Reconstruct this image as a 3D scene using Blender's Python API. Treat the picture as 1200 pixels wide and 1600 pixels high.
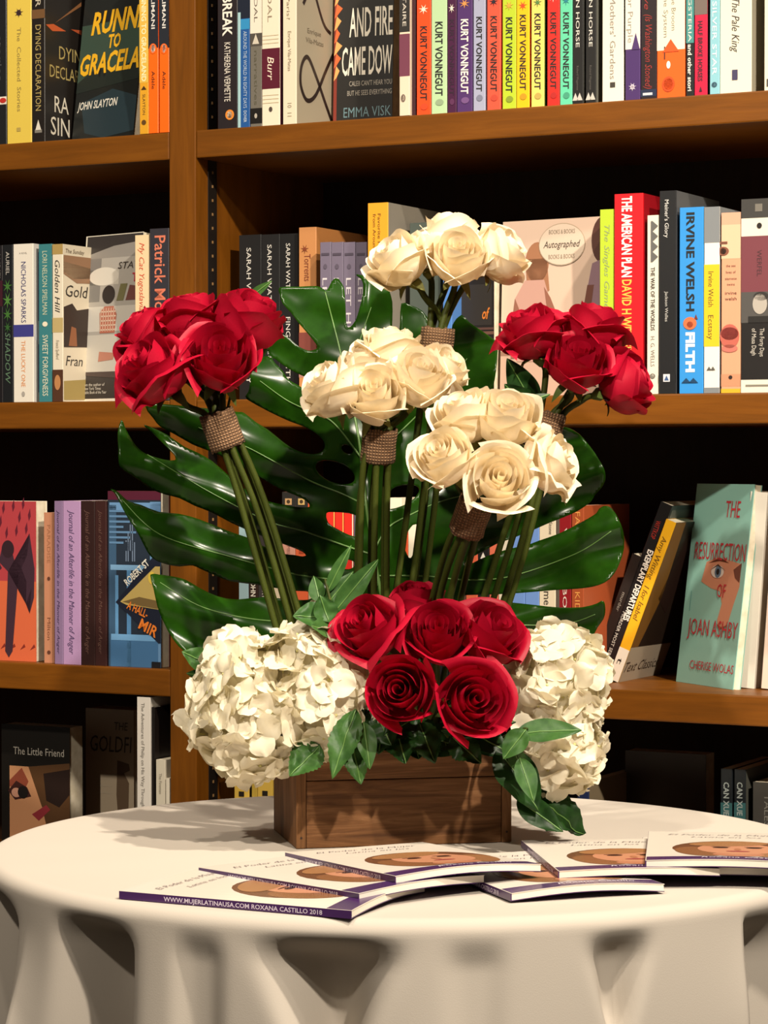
import bpy, bmesh, math, random
from mathutils import Vector, Matrix, noise

random.seed(7)
for o in list(bpy.data.objects):
    bpy.data.objects.remove(o)
SC = bpy.context.scene
COL = SC.collection

# ------------------------------------------------------------------ camera
F = 4000.0                      # focal length in pixels of the 1200x1600 frame
TABLE_Z = 1.07
CAM = Vector((0, 0, 1.435))
PITCH = math.atan(80 / F)
cam_d = bpy.data.cameras.new('camera')
cam_d.sensor_fit = 'VERTICAL'
cam_d.sensor_height = 36.0
cam_d.lens = F / 1600 * 36.0
cam_d.clip_start = 0.05
cam_o = bpy.data.objects.new('camera', cam_d)
cam_o.location = CAM
cam_o.rotation_euler = (math.pi / 2 - PITCH, 0, 0)
COL.objects.link(cam_o)
SC.camera = cam_o

# ------------------------------------------------------------------ light
SC.view_settings.view_transform = 'Standard'
SC.view_settings.look = 'None'
SC.view_settings.exposure = 0.0
SC.view_settings.gamma = 1.0
SC.view_settings.use_curve_mapping = False
W = bpy.data.worlds.new('world')
SC.world = W
W.use_nodes = True
W.node_tree.nodes['Background'].inputs[0].default_value = (1.0, 0.84, 0.66, 1)
W.node_tree.nodes['Background'].inputs[1].default_value = 0.10


def spot(name, loc, target, power, size, radius, col=(1.0, 0.885, 0.735), blend=0.5):
    d = bpy.data.lights.new(name, 'SPOT')
    d.energy = power
    d.color = col
    d.spot_size = math.radians(size)
    d.spot_blend = blend
    d.shadow_soft_size = radius
    o = bpy.data.objects.new(name, d)
    o.location = loc
    v = Vector(target) - Vector(loc)
    o.rotation_euler = v.to_track_quat('-Z', 'Y').to_euler()
    COL.objects.link(o)
    return o


spot('ceiling_spot_shelves_right', (1.25, -0.10, 3.45), (-0.10, 3.0, 1.82), 700, 58, 0.05, blend=1.0)
spot('ceiling_spot_shelves_left', (-1.25, 0.05, 3.45), (-0.15, 3.1, 1.88), 390, 54, 0.05, blend=1.0)
spot('ceiling_spot_table_right', (0.95, 1.25, 3.60), (0.0, 2.36, 1.20), 320, 40, 0.05, blend=0.7)
spot('ceiling_spot_table_left', (-0.55, 1.30, 3.60), (0.05, 2.42, 1.22), 75, 38, 0.05, blend=0.7)


# ------------------------------------------------------------------ pixel rays -> points in the room
def ray(px, py):
    x = (px - 600) / F
    y = -(py - 800) / F
    s, c = math.sin(PITCH), math.cos(PITCH)
    return Vector((x, c + y * s, -s + y * c))


def P(px, py, Y):
    d = ray(px, py)
    return CAM + d * (Y / d.y)


def PZ(px, py, z):
    d = ray(px, py)
    return CAM + d * ((z - CAM.z) / d.z)


TH = math.radians(27.7)         # the bookcase stands turned by this angle
U = Vector((math.cos(TH), -math.sin(TH), 0))
N = Vector((math.sin(TH), math.cos(TH), 0))
F0 = P(640, 720, 2.89)
F0.z = 0


def PS(px, py, d=0.0):
    """(u, z) of the pixel ray on the bookcase plane lying d behind its front."""
    r = ray(px, py)
    o = F0 + N * d
    t = (o - CAM).dot(N) / r.dot(N)
    p = CAM + r * t
    return (p - o).dot(U), p.z


def SW(u, d, z):
    v = F0 + U * u + N * d
    return Vector((v.x, v.y, z))


# ------------------------------------------------------------------ materials
def lin(h):
    h = h.lstrip('#')
    out = []
    for i in (0, 2, 4):
        c = int(h[i:i + 2], 16) / 255
        out.append(c / 12.92 if c <= 0.04045 else ((c + 0.055) / 1.055) ** 2.4)
    return tuple(out) + (1.0,)


_M = {}


def M(h, rough=0.42, spec=0.5):
    k = (h, rough, spec)
    if k not in _M:
        m = bpy.data.materials.new('paint_' + h.lstrip('#'))
        m.use_nodes = True
        b = m.node_tree.nodes['Principled BSDF']
        b.inputs['Base Color'].default_value = lin(h)
        b.inputs['Roughness'].default_value = rough
        b.inputs['Specular IOR Level'].default_value = spec
        _M[k] = m
    return _M[k]


def node_mat(name):
    m = bpy.data.materials.new(name)
    m.use_nodes = True
    nt = m.node_tree
    return m, nt, nt.nodes['Principled BSDF']


def ramp(nt, src, stops):
    r = nt.nodes.new('ShaderNodeValToRGB')
    e = r.color_ramp.elements
    while len(e) < len(stops):
        e.new(0.5)
    for el, (p, c) in zip(e, stops):
        el.position = p
        el.color = lin(c) if isinstance(c, str) else c
    nt.links.new(src, r.inputs[0])
    return r


def noise_tex(nt, scale, sc3=(1, 1, 1), detail=4, rough=0.55, dist=0.0):
    tc = nt.nodes.new('ShaderNodeTexCoord')
    mp = nt.nodes.new('ShaderNodeMapping')
    mp.inputs['Scale'].default_value = sc3
    n = nt.nodes.new('ShaderNodeTexNoise')
    n.inputs['Scale'].default_value = scale
    n.inputs['Detail'].default_value = detail
    n.inputs['Roughness'].default_value = rough
    n.inputs['Distortion'].default_value = dist
    nt.links.new(tc.outputs['Object'], mp.inputs[0])
    nt.links.new(mp.outputs[0], n.inputs['Vector'])
    return n


def bump(nt, b, src, strength, dist=0.001):
    bp = nt.nodes.new('ShaderNodeBump')
    bp.inputs['Strength'].default_value = strength
    bp.inputs['Distance'].default_value = dist
    nt.links.new(src, bp.inputs['Height'])
    nt.links.new(bp.outputs[0], b.inputs['Normal'])


def wood(name, a, b_, c, sc3, rough=0.42, scale=14, dist=0.6, bmp=0.15):
    m, nt, b = node_mat(name)
    n = noise_tex(nt, scale, sc3, 6, 0.6, dist)
    r = ramp(nt, n.outputs['Fac'], [(0.28, a), (0.5, b_), (0.72, c)])
    nt.links.new(r.outputs[0], b.inputs['Base Color'])
    b.inputs['Roughness'].default_value = rough
    b.inputs['Specular IOR Level'].default_value = 0.25
    bump(nt, b, n.outputs['Fac'], bmp)
    return m


WOOD_H = wood('wood_grain_horizontal', '#5e3608', '#6b3d0a', '#76450d', (0.5, 4, 7))
WOOD_V = wood('wood_grain_upright', '#5e3608', '#6b3d0a', '#76450d', (7, 4, 0.5))
WOOD_BACK = wood('wood_back_panel', '#26160a', '#2c1a0c', '#331f10', (7, 4, 0.6), 0.6)  # shelf wood darkened, the shade inside the bookcase put into its colour
CRATE = wood('crate_stained_pine', '#4a2d17', '#6c4728', '#8d6543', (1.2, 8, 16), 0.62, 7, 1.2, 0.5)
CRATE_END = wood('crate_stained_pine_upright', '#4c3019', '#704b2a', '#8d6543', (14, 10, 1.2), 0.62, 7, 1.0, 0.5)


def petal_mat(name, base, edge, trans, tcol, rough=0.5, nscale=60):
    m, nt, b = node_mat(name)
    n = noise_tex(nt, nscale, (1, 1, 1), 3)
    r = ramp(nt, n.outputs['Fac'], [(0.3, base), (0.7, edge)])
    nt.links.new(r.outputs[0], b.inputs['Base Color'])
    b.inputs['Roughness'].default_value = rough
    b.inputs['Specular IOR Level'].default_value = 0.3
    t = nt.nodes.new('ShaderNodeBsdfTranslucent')
    t.inputs[0].default_value = lin(tcol)
    mx = nt.nodes.new('ShaderNodeMixShader')
    mx.inputs[0].default_value = trans
    nt.links.new(b.outputs[0], mx.inputs[1])
    nt.links.new(t.outputs[0], mx.inputs[2])
    nt.links.new(mx.outputs[0], nt.nodes['Material Output'].inputs[0])
    bump(nt, b, n.outputs['Fac'], 0.08, 0.001)
    return m


RED = petal_mat('red_rose_petal', '#9c0424', '#b2082c', 0.16, '#c40428', 0.5)
WHITE = petal_mat('white_rose_petal', '#f0e2c4', '#f4e8d0', 0.25, '#f2dcae', 0.45)
HYD = petal_mat('hydrangea_petal', '#e2d9c0', '#e9e1cc', 0.30, '#eee6c4', 0.5)
HYD_C = M('#c9c384', 0.6)


def leaf_mat(name, a, b_, rough, nscale=30, coat=0.0, bmp=0.12):
    m, nt, b = node_mat(name)
    n = noise_tex(nt, nscale, (1, 1, 1), 3)
    r = ramp(nt, n.outputs['Fac'], [(0.35, a), (0.65, b_)])
    nt.links.new(r.outputs[0], b.inputs['Base Color'])
    b.inputs['Roughness'].default_value = rough
    b.inputs['Coat Weight'].default_value = coat
    b.inputs['Coat Roughness'].default_value = 0.18
    b.inputs['Specular IOR Level'].default_value = 0.17
    bump(nt, b, n.outputs['Fac'], bmp, 0.002)
    return m


MONSTERA = leaf_mat('monstera_green', '#132f05', '#1a3c07', 0.22, 45, 0.0, 0.04)
VEIN = M('#56793a', 0.4)
FOLIAGE = leaf_mat('foliage_green', '#2a4a20', '#3a5c2a', 0.42, 80)
FOLIAGE_DK = leaf_mat('foliage_dark_green', '#142c10', '#1e3c16', 0.4, 80)
STEM = leaf_mat('rose_stem_green', '#2e3510', '#434c18', 0.5, 60)
CALYX = leaf_mat('calyx_green', '#4a5a2a', '#5d6e36', 0.5, 80)
CAL_PALE = leaf_mat('calyx_pale_green', '#6a6c34', '#7d7c40', 0.5, 80)


def burlap():
    m, nt, b = node_mat('burlap_weave')
    tc = nt.nodes.new('ShaderNodeTexCoord')
    outs = []
    for ax in ('X', 'Z'):
        w = nt.nodes.new('ShaderNodeTexWave')
        w.bands_direction = ax
        w.inputs['Scale'].default_value = 110
        w.inputs['Distortion'].default_value = 1.5
        nt.links.new(tc.outputs['Object'], w.inputs['Vector'])
        outs.append(w)
    mx = nt.nodes.new('ShaderNodeMath')
    mx.operation = 'MULTIPLY'
    nt.links.new(outs[0].outputs['Fac'], mx.inputs[0])
    nt.links.new(outs[1].outputs['Fac'], mx.inputs[1])
    r = ramp(nt, mx.outputs[0], [(0.0, '#5c432e'), (0.5, '#967352')])
    nt.links.new(r.outputs[0], b.inputs['Base Color'])
    b.inputs['Roughness'].default_value = 0.95
    bump(nt, b, mx.outputs[0], 0.8, 0.002)
    return m


BURLAP = burlap()


def cloth_mat():
    m, nt, b = node_mat('ivory_tablecloth')
    n = noise_tex(nt, 900, (1, 1, 1), 2)
    b.inputs['Base Color'].default_value = lin('#c0b7ab')
    b.inputs['Roughness'].default_value = 0.85
    b.inputs['Specular IOR Level'].default_value = 0.2
    bump(nt, b, n.outputs['Fac'], 0.15, 0.0005)
    return m


CLOTH = cloth_mat()


def pages_mat():
    m, nt, b = node_mat('page_edges')
    tc = nt.nodes.new('ShaderNodeTexCoord')
    n = noise_tex(nt, 400, (6, 0.2, 0.2), 2)
    r = ramp(nt, n.outputs['Fac'], [(0.3, '#cfc3a8'), (0.7, '#e6dcc4')])
    nt.links.new(r.outputs[0], b.inputs['Base Color'])
    b.inputs['Roughness'].default_value = 0.9
    return m


PAGES = pages_mat()


# ------------------------------------------------------------------ object helpers
def link(name, me, mat=None, parent=None, loc=None, smooth=False):
    if mat is not None:
        me.materials.clear()
        for mm in (mat if isinstance(mat, (list, tuple)) else [mat]):
            me.materials.append(mm)
    if smooth:
        for p in me.polygons:
            p.use_smooth = True
    o = bpy.data.objects.new(name, me)
    COL.objects.link(o)
    if parent:
        o.parent = parent
    if loc is not None:
        o.location = loc
    return o


def mesh(name, vs, fs):
    me = bpy.data.meshes.new(name)
    me.from_pydata([tuple(v) for v in vs], [], fs)
    me.update()
    return me


def empty(name, label, cat, loc=(0, 0, 0), group=None):
    o = bpy.data.objects.new(name, None)
    o.empty_display_size = 0.02
    o.location = loc
    COL.objects.link(o)
    tag(o, label, cat, group)
    return o


def tag(o, label, cat, group=None, kind=None):
    o['label'] = label
    o['category'] = cat
    if group:
        o['group'] = group
    if kind:
        o['kind'] = kind
    return o


def box_vf(x0, x1, y0, y1, z0, z1):
    v = [(x0, y0, z0), (x1, y0, z0), (x1, y1, z0), (x0, y1, z0),
         (x0, y0, z1), (x1, y0, z1), (x1, y1, z1), (x0, y1, z1)]
    f = [(0, 3, 2, 1), (4, 5, 6, 7), (0, 1, 5, 4), (1, 2, 6, 5), (2, 3, 7, 6), (3, 0, 4, 7)]
    return v, f


def box(name, b, mat, parent=None, bevel=0.0, **k):
    v, f = box_vf(*b)
    me = mesh(name, v, f)
    if bevel:
        bm = bmesh.new()
        bm.from_mesh(me)
        bmesh.ops.bevel(bm, geom=bm.edges[:], offset=bevel, segments=2, affect='EDGES', profile=0.6)
        bm.to_mesh(me)
        bm.free()
    return link(name, me, mat, parent, **k)


def boxes_mesh(name, bs):
    V, Fs = [], []
    for b in bs:
        v, f = box_vf(*b)
        k = len(V)
        V += v
        Fs += [tuple(i + k for i in q) for q in f]
    return mesh(name, V, Fs)


def prism(name, pts, z0, z1):
    n = len(pts)
    V = [(x, y, z0) for x, y in pts] + [(x, y, z1) for x, y in pts]
    Fs = [tuple(range(n - 1, -1, -1)), tuple(range(n, 2 * n))]
    Fs += [(i, (i + 1) % n, n + (i + 1) % n, n + i) for i in range(n)]
    return mesh(name, V, Fs)


def catmull(pts, seg=6):
    out = []
    n = len(pts)
    for i in range(n - 1):
        p0 = pts[max(i - 1, 0)]
        p1 = pts[i]
        p2 = pts[i + 1]
        p3 = pts[min(i + 2, n - 1)]
        for k in range(seg):
            t = k / seg
            out.append(0.5 * ((2 * p1) + (p2 - p0) * t + (2 * p0 - 5 * p1 + 4 * p2 - p3) * t * t
                              + (3 * p1 - p0 - 3 * p2 + p3) * t ** 3))
    out.append(pts[-1])
    return out


def tube_vf(pts, radii, sides=8):
    V, Fs = [], []
    n = len(pts)
    ref = Vector((0.31, 0.9, 0.2))
    for i, p in enumerate(pts):
        t = (pts[min(i + 1, n - 1)] - pts[max(i - 1, 0)]).normalized()
        a = t.cross(ref).normalized()
        b = t.cross(a)
        r = radii[i] if isinstance(radii, (list, tuple)) else radii
        for k in range(sides):
            g = 2 * math.pi * k / sides
            V.append(p + a * (r * math.cos(g)) + b * (r * math.sin(g)))
    for i in range(n - 1):
        for k in range(sides):
            k2 = (k + 1) % sides
            Fs.append((i * sides + k, i * sides + k2, (i + 1) * sides + k2, (i + 1) * sides + k))
    Fs.append(tuple(range(sides - 1, -1, -1)))
    Fs.append(tuple((n - 1) * sides + k for k in range(sides)))
    return V, Fs


def tube(name, pts, radii, mat, parent=None, sides=8):
    V, Fs = tube_vf(pts, radii, sides)
    return link(name, mesh(name, V, Fs), mat, parent, smooth=True)


# ------------------------------------------------------------------ lettering
_TXT = {}


def text_data(s, bold=0.0, shear=0.0):
    k = (s, bold, shear)
    if k in _TXT:
        return _TXT[k]
    cu = bpy.data.curves.new('lettering', 'FONT')
    cu.body = s
    cu.resolution_u = 2
    cu.offset = bold
    cu.shear = shear
    ob = bpy.data.objects.new('lettering', cu)
    COL.objects.link(ob)
    dg = bpy.context.evaluated_depsgraph_get()
    me = bpy.data.meshes.new_from_object(ob.evaluated_get(dg))
    vs = [(v.co.x, v.co.y) for v in me.vertices]
    fs = [tuple(p.vertices) for p in me.polygons]
    bpy.data.objects.remove(ob)
    bpy.data.curves.remove(cu)
    bpy.data.meshes.remove(me)
    x0 = min(v[0] for v in vs)
    x1 = max(v[0] for v in vs)
    cap = 0.69
    _TXT[k] = ([((x - x0) / max(x1 - x0, 1e-6), y / cap) for x, y in vs], fs)
    return _TXT[k]


def text(parent, s, origin, xd, yd, length, cap, col, bold=0.0, shear=0.0, name='lettering'):
    """flat printed letters: baseline starts at origin and runs length along xd, capitals cap high along yd"""
    vs, fs = text_data(s, bold, shear)
    o = Vector(origin)
    xd = Vector(xd)
    yd = Vector(yd)
    me = mesh(name, [o + xd * (length * a) + yd * (cap * b) for a, b in vs], fs)
    return link(name, me, M(col, 0.5), parent)


def flat(parent, pts, col, name='printed_shape', rough=0.45):
    me = mesh(name, pts, [tuple(range(len(pts)))])
    return link(name, me, M(col, rough), parent)


def ell(cx, cy, rx, ry, n=24, a0=0.0):
    c, s = math.cos(a0), math.sin(a0)
    out = []
    for i in range(n):
        g = 2 * math.pi * i / n
        x, y = rx * math.cos(g), ry * math.sin(g)
        out.append((cx + x * c - y * s, cy + x * s + y * c))
    return out

# ------------------------------------------------------------------ the room
def struct(o):
    o['kind'] = 'structure'
    return o


def floor_mat():
    m, nt, b = node_mat('dark_carpet')
    n = noise_tex(nt, 120, (1, 1, 1), 5)
    r = ramp(nt, n.outputs['Fac'], [(0.3, '#2c2019'), (0.7, '#3d2c22')])
    nt.links.new(r.outputs[0], b.inputs['Base Color'])
    b.inputs['Roughness'].default_value = 0.95
    return m


def wall_mat():
    m, nt, b = node_mat('painted_plaster')
    n = noise_tex(nt, 60, (1, 1, 1), 4)
    b.inputs['Base Color'].default_value = lin('#a8977c')
    b.inputs['Roughness'].default_value = 0.9
    bump(nt, b, n.outputs['Fac'], 0.1)
    return m


struct(box('floor', (-6, 6, -3, 6, -0.05, 0.0), floor_mat()))
wl = struct(box('wall_back', (-4.0, 3.0, 0, 0.1, 0.0, 3.9), wall_mat()))
wl.location = F0 + N * 0.345
wl.rotation_euler = (0, 0, -TH)

# ------------------------------------------------------------------ bookcase
NOSE = 0.0325
SH1 = PS(640, 180)[1]
SH2 = PS(640, 620.5)[1]
SH3 = PS(640, 1063)[1]
SH4 = SH3 - 0.275
SH0 = SH1 + 0.42
UL = PS(265, 500)[0]
UR = PS(306, 500)[0]
U_A, U_B = -1.05, 0.86
DEP = 0.31
Z_TOP = SH0 + 0.26
bc = empty('bookcase', 'brown wooden bookcase with shelves of books behind the round table', 'bookcase',
           (F0.x, F0.y, 0))
bc.rotation_euler = (0, 0, -TH)
box('upright_panel', (UL, UR, 0, DEP, 0.0, Z_TOP), WOOD_V, bc, 0.0012)
box('upright_panel', (U_A - 0.032, U_A, 0, DEP, 0.0, Z_TOP), WOOD_V, bc, 0.0012)
box('upright_panel', (U_B, U_B + 0.032, 0, DEP, 0.0, Z_TOP), WOOD_V, bc, 0.0012)
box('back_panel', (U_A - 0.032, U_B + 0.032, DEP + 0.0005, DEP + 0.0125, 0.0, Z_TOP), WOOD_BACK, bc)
box('top_panel', (U_A - 0.04, U_B + 0.04, -0.01, DEP + 0.0125, Z_TOP + 0.0003, Z_TOP + 0.03), WOOD_H, bc, 0.002)
for z in (SH0, SH1, SH2, SH3, SH4, SH4 - 0.33):
    for a, b in ((U_A, UL), (UR, U_B)):
        box('shelf', (a + 0.0004, b - 0.0004, 0.0006, DEP, z - NOSE, z), WOOD_H, bc, 0.0018)
# perforated strips let into the side of the upright, carrying the shelf pins
STRIP = M('#140d08', 0.5)
SLOT = M('#8a6840', 0.5)
zz = 0.06
slots_r, slots_l = [], []
while zz < Z_TOP - 0.05:
    slots_r.append((UR + 0.0004, UR + 0.0017, 0.0345, 0.0372, zz, zz + 0.0032))
    zz += 0.0165
st = box('shelf_pin_strip', (UR + 0.0002, UR + 0.0012, 0.027, 0.046, 0.03, Z_TOP - 0.02), STRIP, bc)
link('pin_slots', boxes_mesh('pin_slots', slots_r), SLOT, st)


# ------------------------------------------------------------------ books
def spine_text(root, t, h, y0, spec, zpix):
    """('text', ya, yb, colour, size, xc, bold, shear) reading downwards between two picture heights"""
    s, ya, yb, col = spec[:4]
    size = spec[4] if len(spec) > 4 else 0.5
    xc = spec[5] if len(spec) > 5 else 0.5
    bold = spec[6] if len(spec) > 6 else 0.0
    shear = spec[7] if len(spec) > 7 else 0.0
    za, zb = zpix(ya), zpix(yb)
    cap = size * t
    text(root, s, (t * xc - cap / 2, y0 - 0.0003, za), (0, 0, -1), (1, 0, 0), za - zb, cap, col, bold, shear)


def book(label, root_loc, rot, t, h, dep, col, zpix, front=None, pages=None, texts=(), bands=(), marks=(),
         hard=False, group=None, cover_art=None, htexts=()):
    """spine at local y=0 facing the room, thickness along x, height along z"""
    root = empty('book', label, 'book', root_loc, group)
    root.rotation_euler = rot
    c = 0.0022 if hard else min(0.0009, t * 0.12)
    e = min(0.0006, t * 0.08)
    right = front if front else None
    prof = [(0, e), (e, 0), (t - e, 0), (t, e), (t, dep), (t - c, dep), (t - c, c * 1.6), (c, c * 1.6), (c, dep), (0, dep)]
    if right:
        prof = [(0, e), (e, 0), (t - e, 0), (t, e), (t, c * 1.6), (c, c * 1.6), (c, dep), (0, dep)]
        link('front_cover', boxes_mesh('front_cover', [(t - c, t, c * 1.6, dep, 0, h)]), M(right, 0.38), root)
    link('cover', prism('cover', prof, 0, h), M(col, 0.38), root)
    ins = 0.003 if hard else 0.0003
    pm = M(pages, 0.9) if pages else PAGES
    box('page_block', (c, t - c, c * 1.7, dep - (0.004 if hard else 0.0006), ins, h - ins), pm, root)
    for ya, yb, bcol in bands:
        za, zb = min(zpix(ya), h), max(zpix(yb), 0)
        box('spine_band', (0.00005, t - 0.00005, -0.00015, 0.0008, zb, za), M(bcol, 0.4), root)
    for sp in texts:
        spine_text(root, t, h, 0.0, sp, zpix)
    for s, y, col_, wfrac, cap_px in htexts:
        z = zpix(y)
        capz = abs(zpix(y) - zpix(y + cap_px))
        text(root, s, (t * (1 - wfrac) / 2, -0.0003, z), (1, 0, 0), (0, 0, 1), t * wfrac, capz, col_)
    for kind, x, y, rx, ry, mcol in marks:
        cx = x * t
        cz = zpix(y)
        sc = abs(zpix(0) - zpix(1))
        rx_, rz_ = rx * t, ry * sc
        if kind == 'o':
            pts = ell(cx, cz, rx_, rz_, 20)
        elif kind == 'q':
            pts = [(cx - rx_, cz - rz_), (cx + rx_, cz - rz_), (cx + rx_, cz + rz_), (cx - rx_, cz + rz_)]
        elif kind == 't':
            pts = [(cx - rx_, cz - rz_), (cx + rx_, cz - rz_), (cx, cz + rz_)]
        elif kind == '*':
            pts = []
            for i in range(14):
                g = 2 * math.pi * i / 14 + 0.2
                q = 1.0 if i % 2 == 0 else 0.28
                pts.append((cx + rx_ * q * math.cos(g), cz + rz_ * q * math.sin(g)))
        elif kind == 'z':
            pts = []
            for i in range(9):
                pts.append((cx + (rx_ if i % 2 else -rx_), cz + rz_ - 2 * rz_ * i / 8))
            pts += [(cx - rx_ * 1.6, cz - rz_), (cx - rx_ * 1.6, cz + rz_)]
        off = -0.00045 if kind == 'q' else -0.0006
        flat(root, [(a, off, b) for a, b in pts], mcol, 'emblem')
    if cover_art:
        cover_art(root, t + 0.0003, dep, h)
    return root


def row(zb, yref, items, d0=0.004):
    last = -9
    for it in items:
        x0, x1, ytop, label, col, o = it
        d = o.get('d', d0)
        ref = o.get('yref', yref)
        u0, _ = PS(x0, ref, d)
        u1, _ = PS(x1, ref, d)
        if u0 < last + 0.0003 and not o.get('free'):
            u0 = last + 0.0003
        last = u1
        t = max(u1 - u0, 0.004)
        zp = (lambda y, x=x0, dd=d: PS(x, y, dd)[1] - zb)
        h = zp(ytop) if ytop is not None else o.get('h', 0.205)
        book(label, SW(u0, d, zb + 0.0002), (0, 0, -TH), t, h, o.get('dep', 0.132), col, zp,
             o.get('front'), o.get('pages'), o.get('texts', ()), o.get('bands', ()), o.get('marks', ()),
             o.get('hard', False), o.get('group'), o.get('art'), o.get('htexts', ()))


def face_book(label, bl, ang, lean, w, h, t, col, spine_col=None, art=None, border=None, group=None):
    """book shown by its front: bl is the lower left corner of the face, ang turns its right edge nearer"""
    root = empty('book', label, 'book', bl, group)
    root.rotation_euler = Matrix.Rotation(-ang, 4, 'Z').to_euler() if not lean else \
        (Matrix.Rotation(-ang, 4, 'Z') @ Matrix.Rotation(-lean, 4, 'X')).to_euler()
    c = 0.0009
    box('front_cover', (0, w, 0, c, 0, h), M(col, 0.36), root)
    box('back_cover', (0, w, t - c, t, 0, h), M(spine_col or col, 0.4), root)
    box('spine', (0, 0.0012, c, t - c, 0, h), M(spine_col or col, 0.4), root)
    box('page_block', (0.0013, w - 0.0008, c, t - c, 0.0004, h - 0.0004), PAGES, root)

    def poly(pts, pc, layer=1, name='printed_shape'):
        flat(root, [(a * w, -0.00015 * layer, b * h) for a, b in pts], pc, name)

    def txt(s, x, y, length, cap, pc, bold=0.0, shear=0.0, rot=0.0, layer=4):
        cr, sr = math.cos(rot), math.sin(rot)
        text(root, s, (x * w, -0.00015 * layer, y * h), (cr, 0, sr), (-sr, 0, cr), length * w, cap * h, pc, bold, shear)
    if art:
        art(poly, txt)
    return root


def rect(x0, y0, x1, y1):
    return [(x0, y0), (x1, y0), (x1, y1), (x0, y1)]


def ribbon(root, x, pts, width, col, name='printed_stroke'):
    """brush stroke printed on a right-hand cover (plane x), pts in (y, z)"""
    pv = catmull([Vector((0, a, b)) for a, b in pts], 8)
    V, Fs = [], []
    for i, p in enumerate(pv):
        t = (pv[min(i + 1, len(pv) - 1)] - pv[max(i - 1, 0)]).normalized()
        s = Vector((0, -t.z, t.y)) * width / 2
        V += [(x, p.y + s.y, p.z + s.z), (x, p.y - s.y, p.z - s.z)]
        if i:
            k = 2 * i
            Fs.append((k - 2, k - 1, k + 1, k))
    link(name, mesh(name, V, Fs), M(col, 0.4), root)


def ctext(root, x, s, y, z, length, cap, col, bold=0.0, shear=0.0):
    text(root, s, (x, y, z), (0, 1, 0), (0, 0, 1), length, cap, col, bold, shear)


# ---- top shelf, left bay
def art_dying(root, x, dep, h):
    ctext(root, x, 'DYING', 0.030, 0.104, 0.062, 0.016, '#a3925a')
    ctext(root, x, 'DECLARATION', 0.010, 0.080, 0.118, 0.015, '#a3925a')
    ctext(root, x, 'RA', 0.020, 0.038, 0.030, 0.020, '#cfc9b8')
    ctext(root, x, 'SIN', 0.012, 0.010, 0.040, 0.022, '#cfc9b8')
    flat(root, [(x, 0.002, 0.142), (x, 0.016, 0.136), (x, 0.045, 0.140), (x, 0.018, 0.145)], '#b5532a')
    flat(root, [(x, 0.020, 0.146), (x, 0.078, 0.176), (x, 0.078, 0.181)], '#7a5232')
    flat(root, [(x, 0.055, 0.144), (x, 0.078, 0.140), (x, 0.078, 0.146)], '#a34a28')


KV = 'bright hand-lettered paperbacks on the top shelf'
row(SH1, 110, [
    (-42, 10, None, 'black paperback with a white band, cut by left edge of photo on top shelf', '#17181b',
     {'bands': [(155, 167, '#d8cfc0')], 'marks': [('o', 0.9, 161, 0.1, 4, '#b02a20')],
      'texts': [('stories', 60, 130, '#5c5c5c', 0.12, 0.8)]}),
    (11, 49, None, 'thick pale yellow book with thin grey spaced lettering on the top shelf', '#d3b84c',
     {'front': '#cdb248', 'h': 0.212, 'marks': [('*', 0.5, 22, 0.2, 8, '#5a3f28'), ('o', 0.5, 22, 0.10, 4.5, '#3a2a3a'),
                                  ('q', 0.48, 204, 0.08, 3, '#a8924a')],
      'texts': [('The  Collected  Stories', 45, 176, '#8d7a3e', 0.16, 0.5)]}),
    (50, 70, None, 'black book with gold lettered spine and black front cover, right of the yellow book', '#1a1512',
     {'front': '#1c1815', 'art': art_dying, 'h': 0.214,
      'texts': [('ER', -10, 12, '#bfb5a0', 0.4), ('DYING DECLARATION', 40, 174, '#a8945a', 0.42)],
      'bands': [(16, 30, '#6a4a2c')],
      'marks': [('t', 0.5, 196, 0.22, 8, '#cfc9bb'), ('q', 0.5, 206, 0.28, 2.5, '#77736a')]}),
    (218, 232, None, 'thin amber paperback spine beside the black and green cover, left of two orange spines', '#d59a26',
     {'d': 0.001, 'bands': [(-60, 130, '#d9b04a')],
      'texts': [('RUNNING TO GRACELAND', -20, 128, '#efe2b4', 0.5, 0.5, 0.02), ('SLAYTON', 148, 180, '#5a3c14', 0.3)],
      'marks': [('t', 0.5, 138, 0.3, 3, '#40280c'), ('o', 0.5, 192, 0.25, 4, '#5a3c14')]}),
    (232, 247, None, 'orange and navy paperback spine, left one of an identical pair by the upright', '#f0640f',
     {'d': 0.0005, 'bands': [(-60, 76, '#20242c')], 'group': 'orange and navy paperbacks',
      'texts': [('LEÏLA SLIMANI', -52, 46, '#d9d6cf', 0.36, 0.5, 0.015), ('Adèle', 112, 140, '#2a1608', 0.34)],
      'marks': [('o', 0.5, 77, 0.38, 8, '#f0640f'), ('o', 0.5, 77, 0.22, 6.5, '#e9e0d2'), ('o', 0.5, 76, 0.08, 5, '#1a1a1a')]}),
    (249, 264, None, 'orange and navy paperback spine touching the upright, right one of the pair', '#f0640f',
     {'d': 0.0005, 'bands': [(-60, 76, '#20242c')], 'group': 'orange and navy paperbacks',
      'texts': [('LEÏLA SLIMANI', -52, 45, '#d9d6cf', 0.36, 0.5, 0.015), ('Adèle', 112, 140, '#2a1608', 0.34)],
      'marks': [('o', 0.5, 77, 0.38, 8, '#f0640f'), ('o', 0.5, 77, 0.22, 6.5, '#e9e0d2'), ('o', 0.5, 76, 0.08, 5, '#1a1a1a')]}),
])


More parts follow.
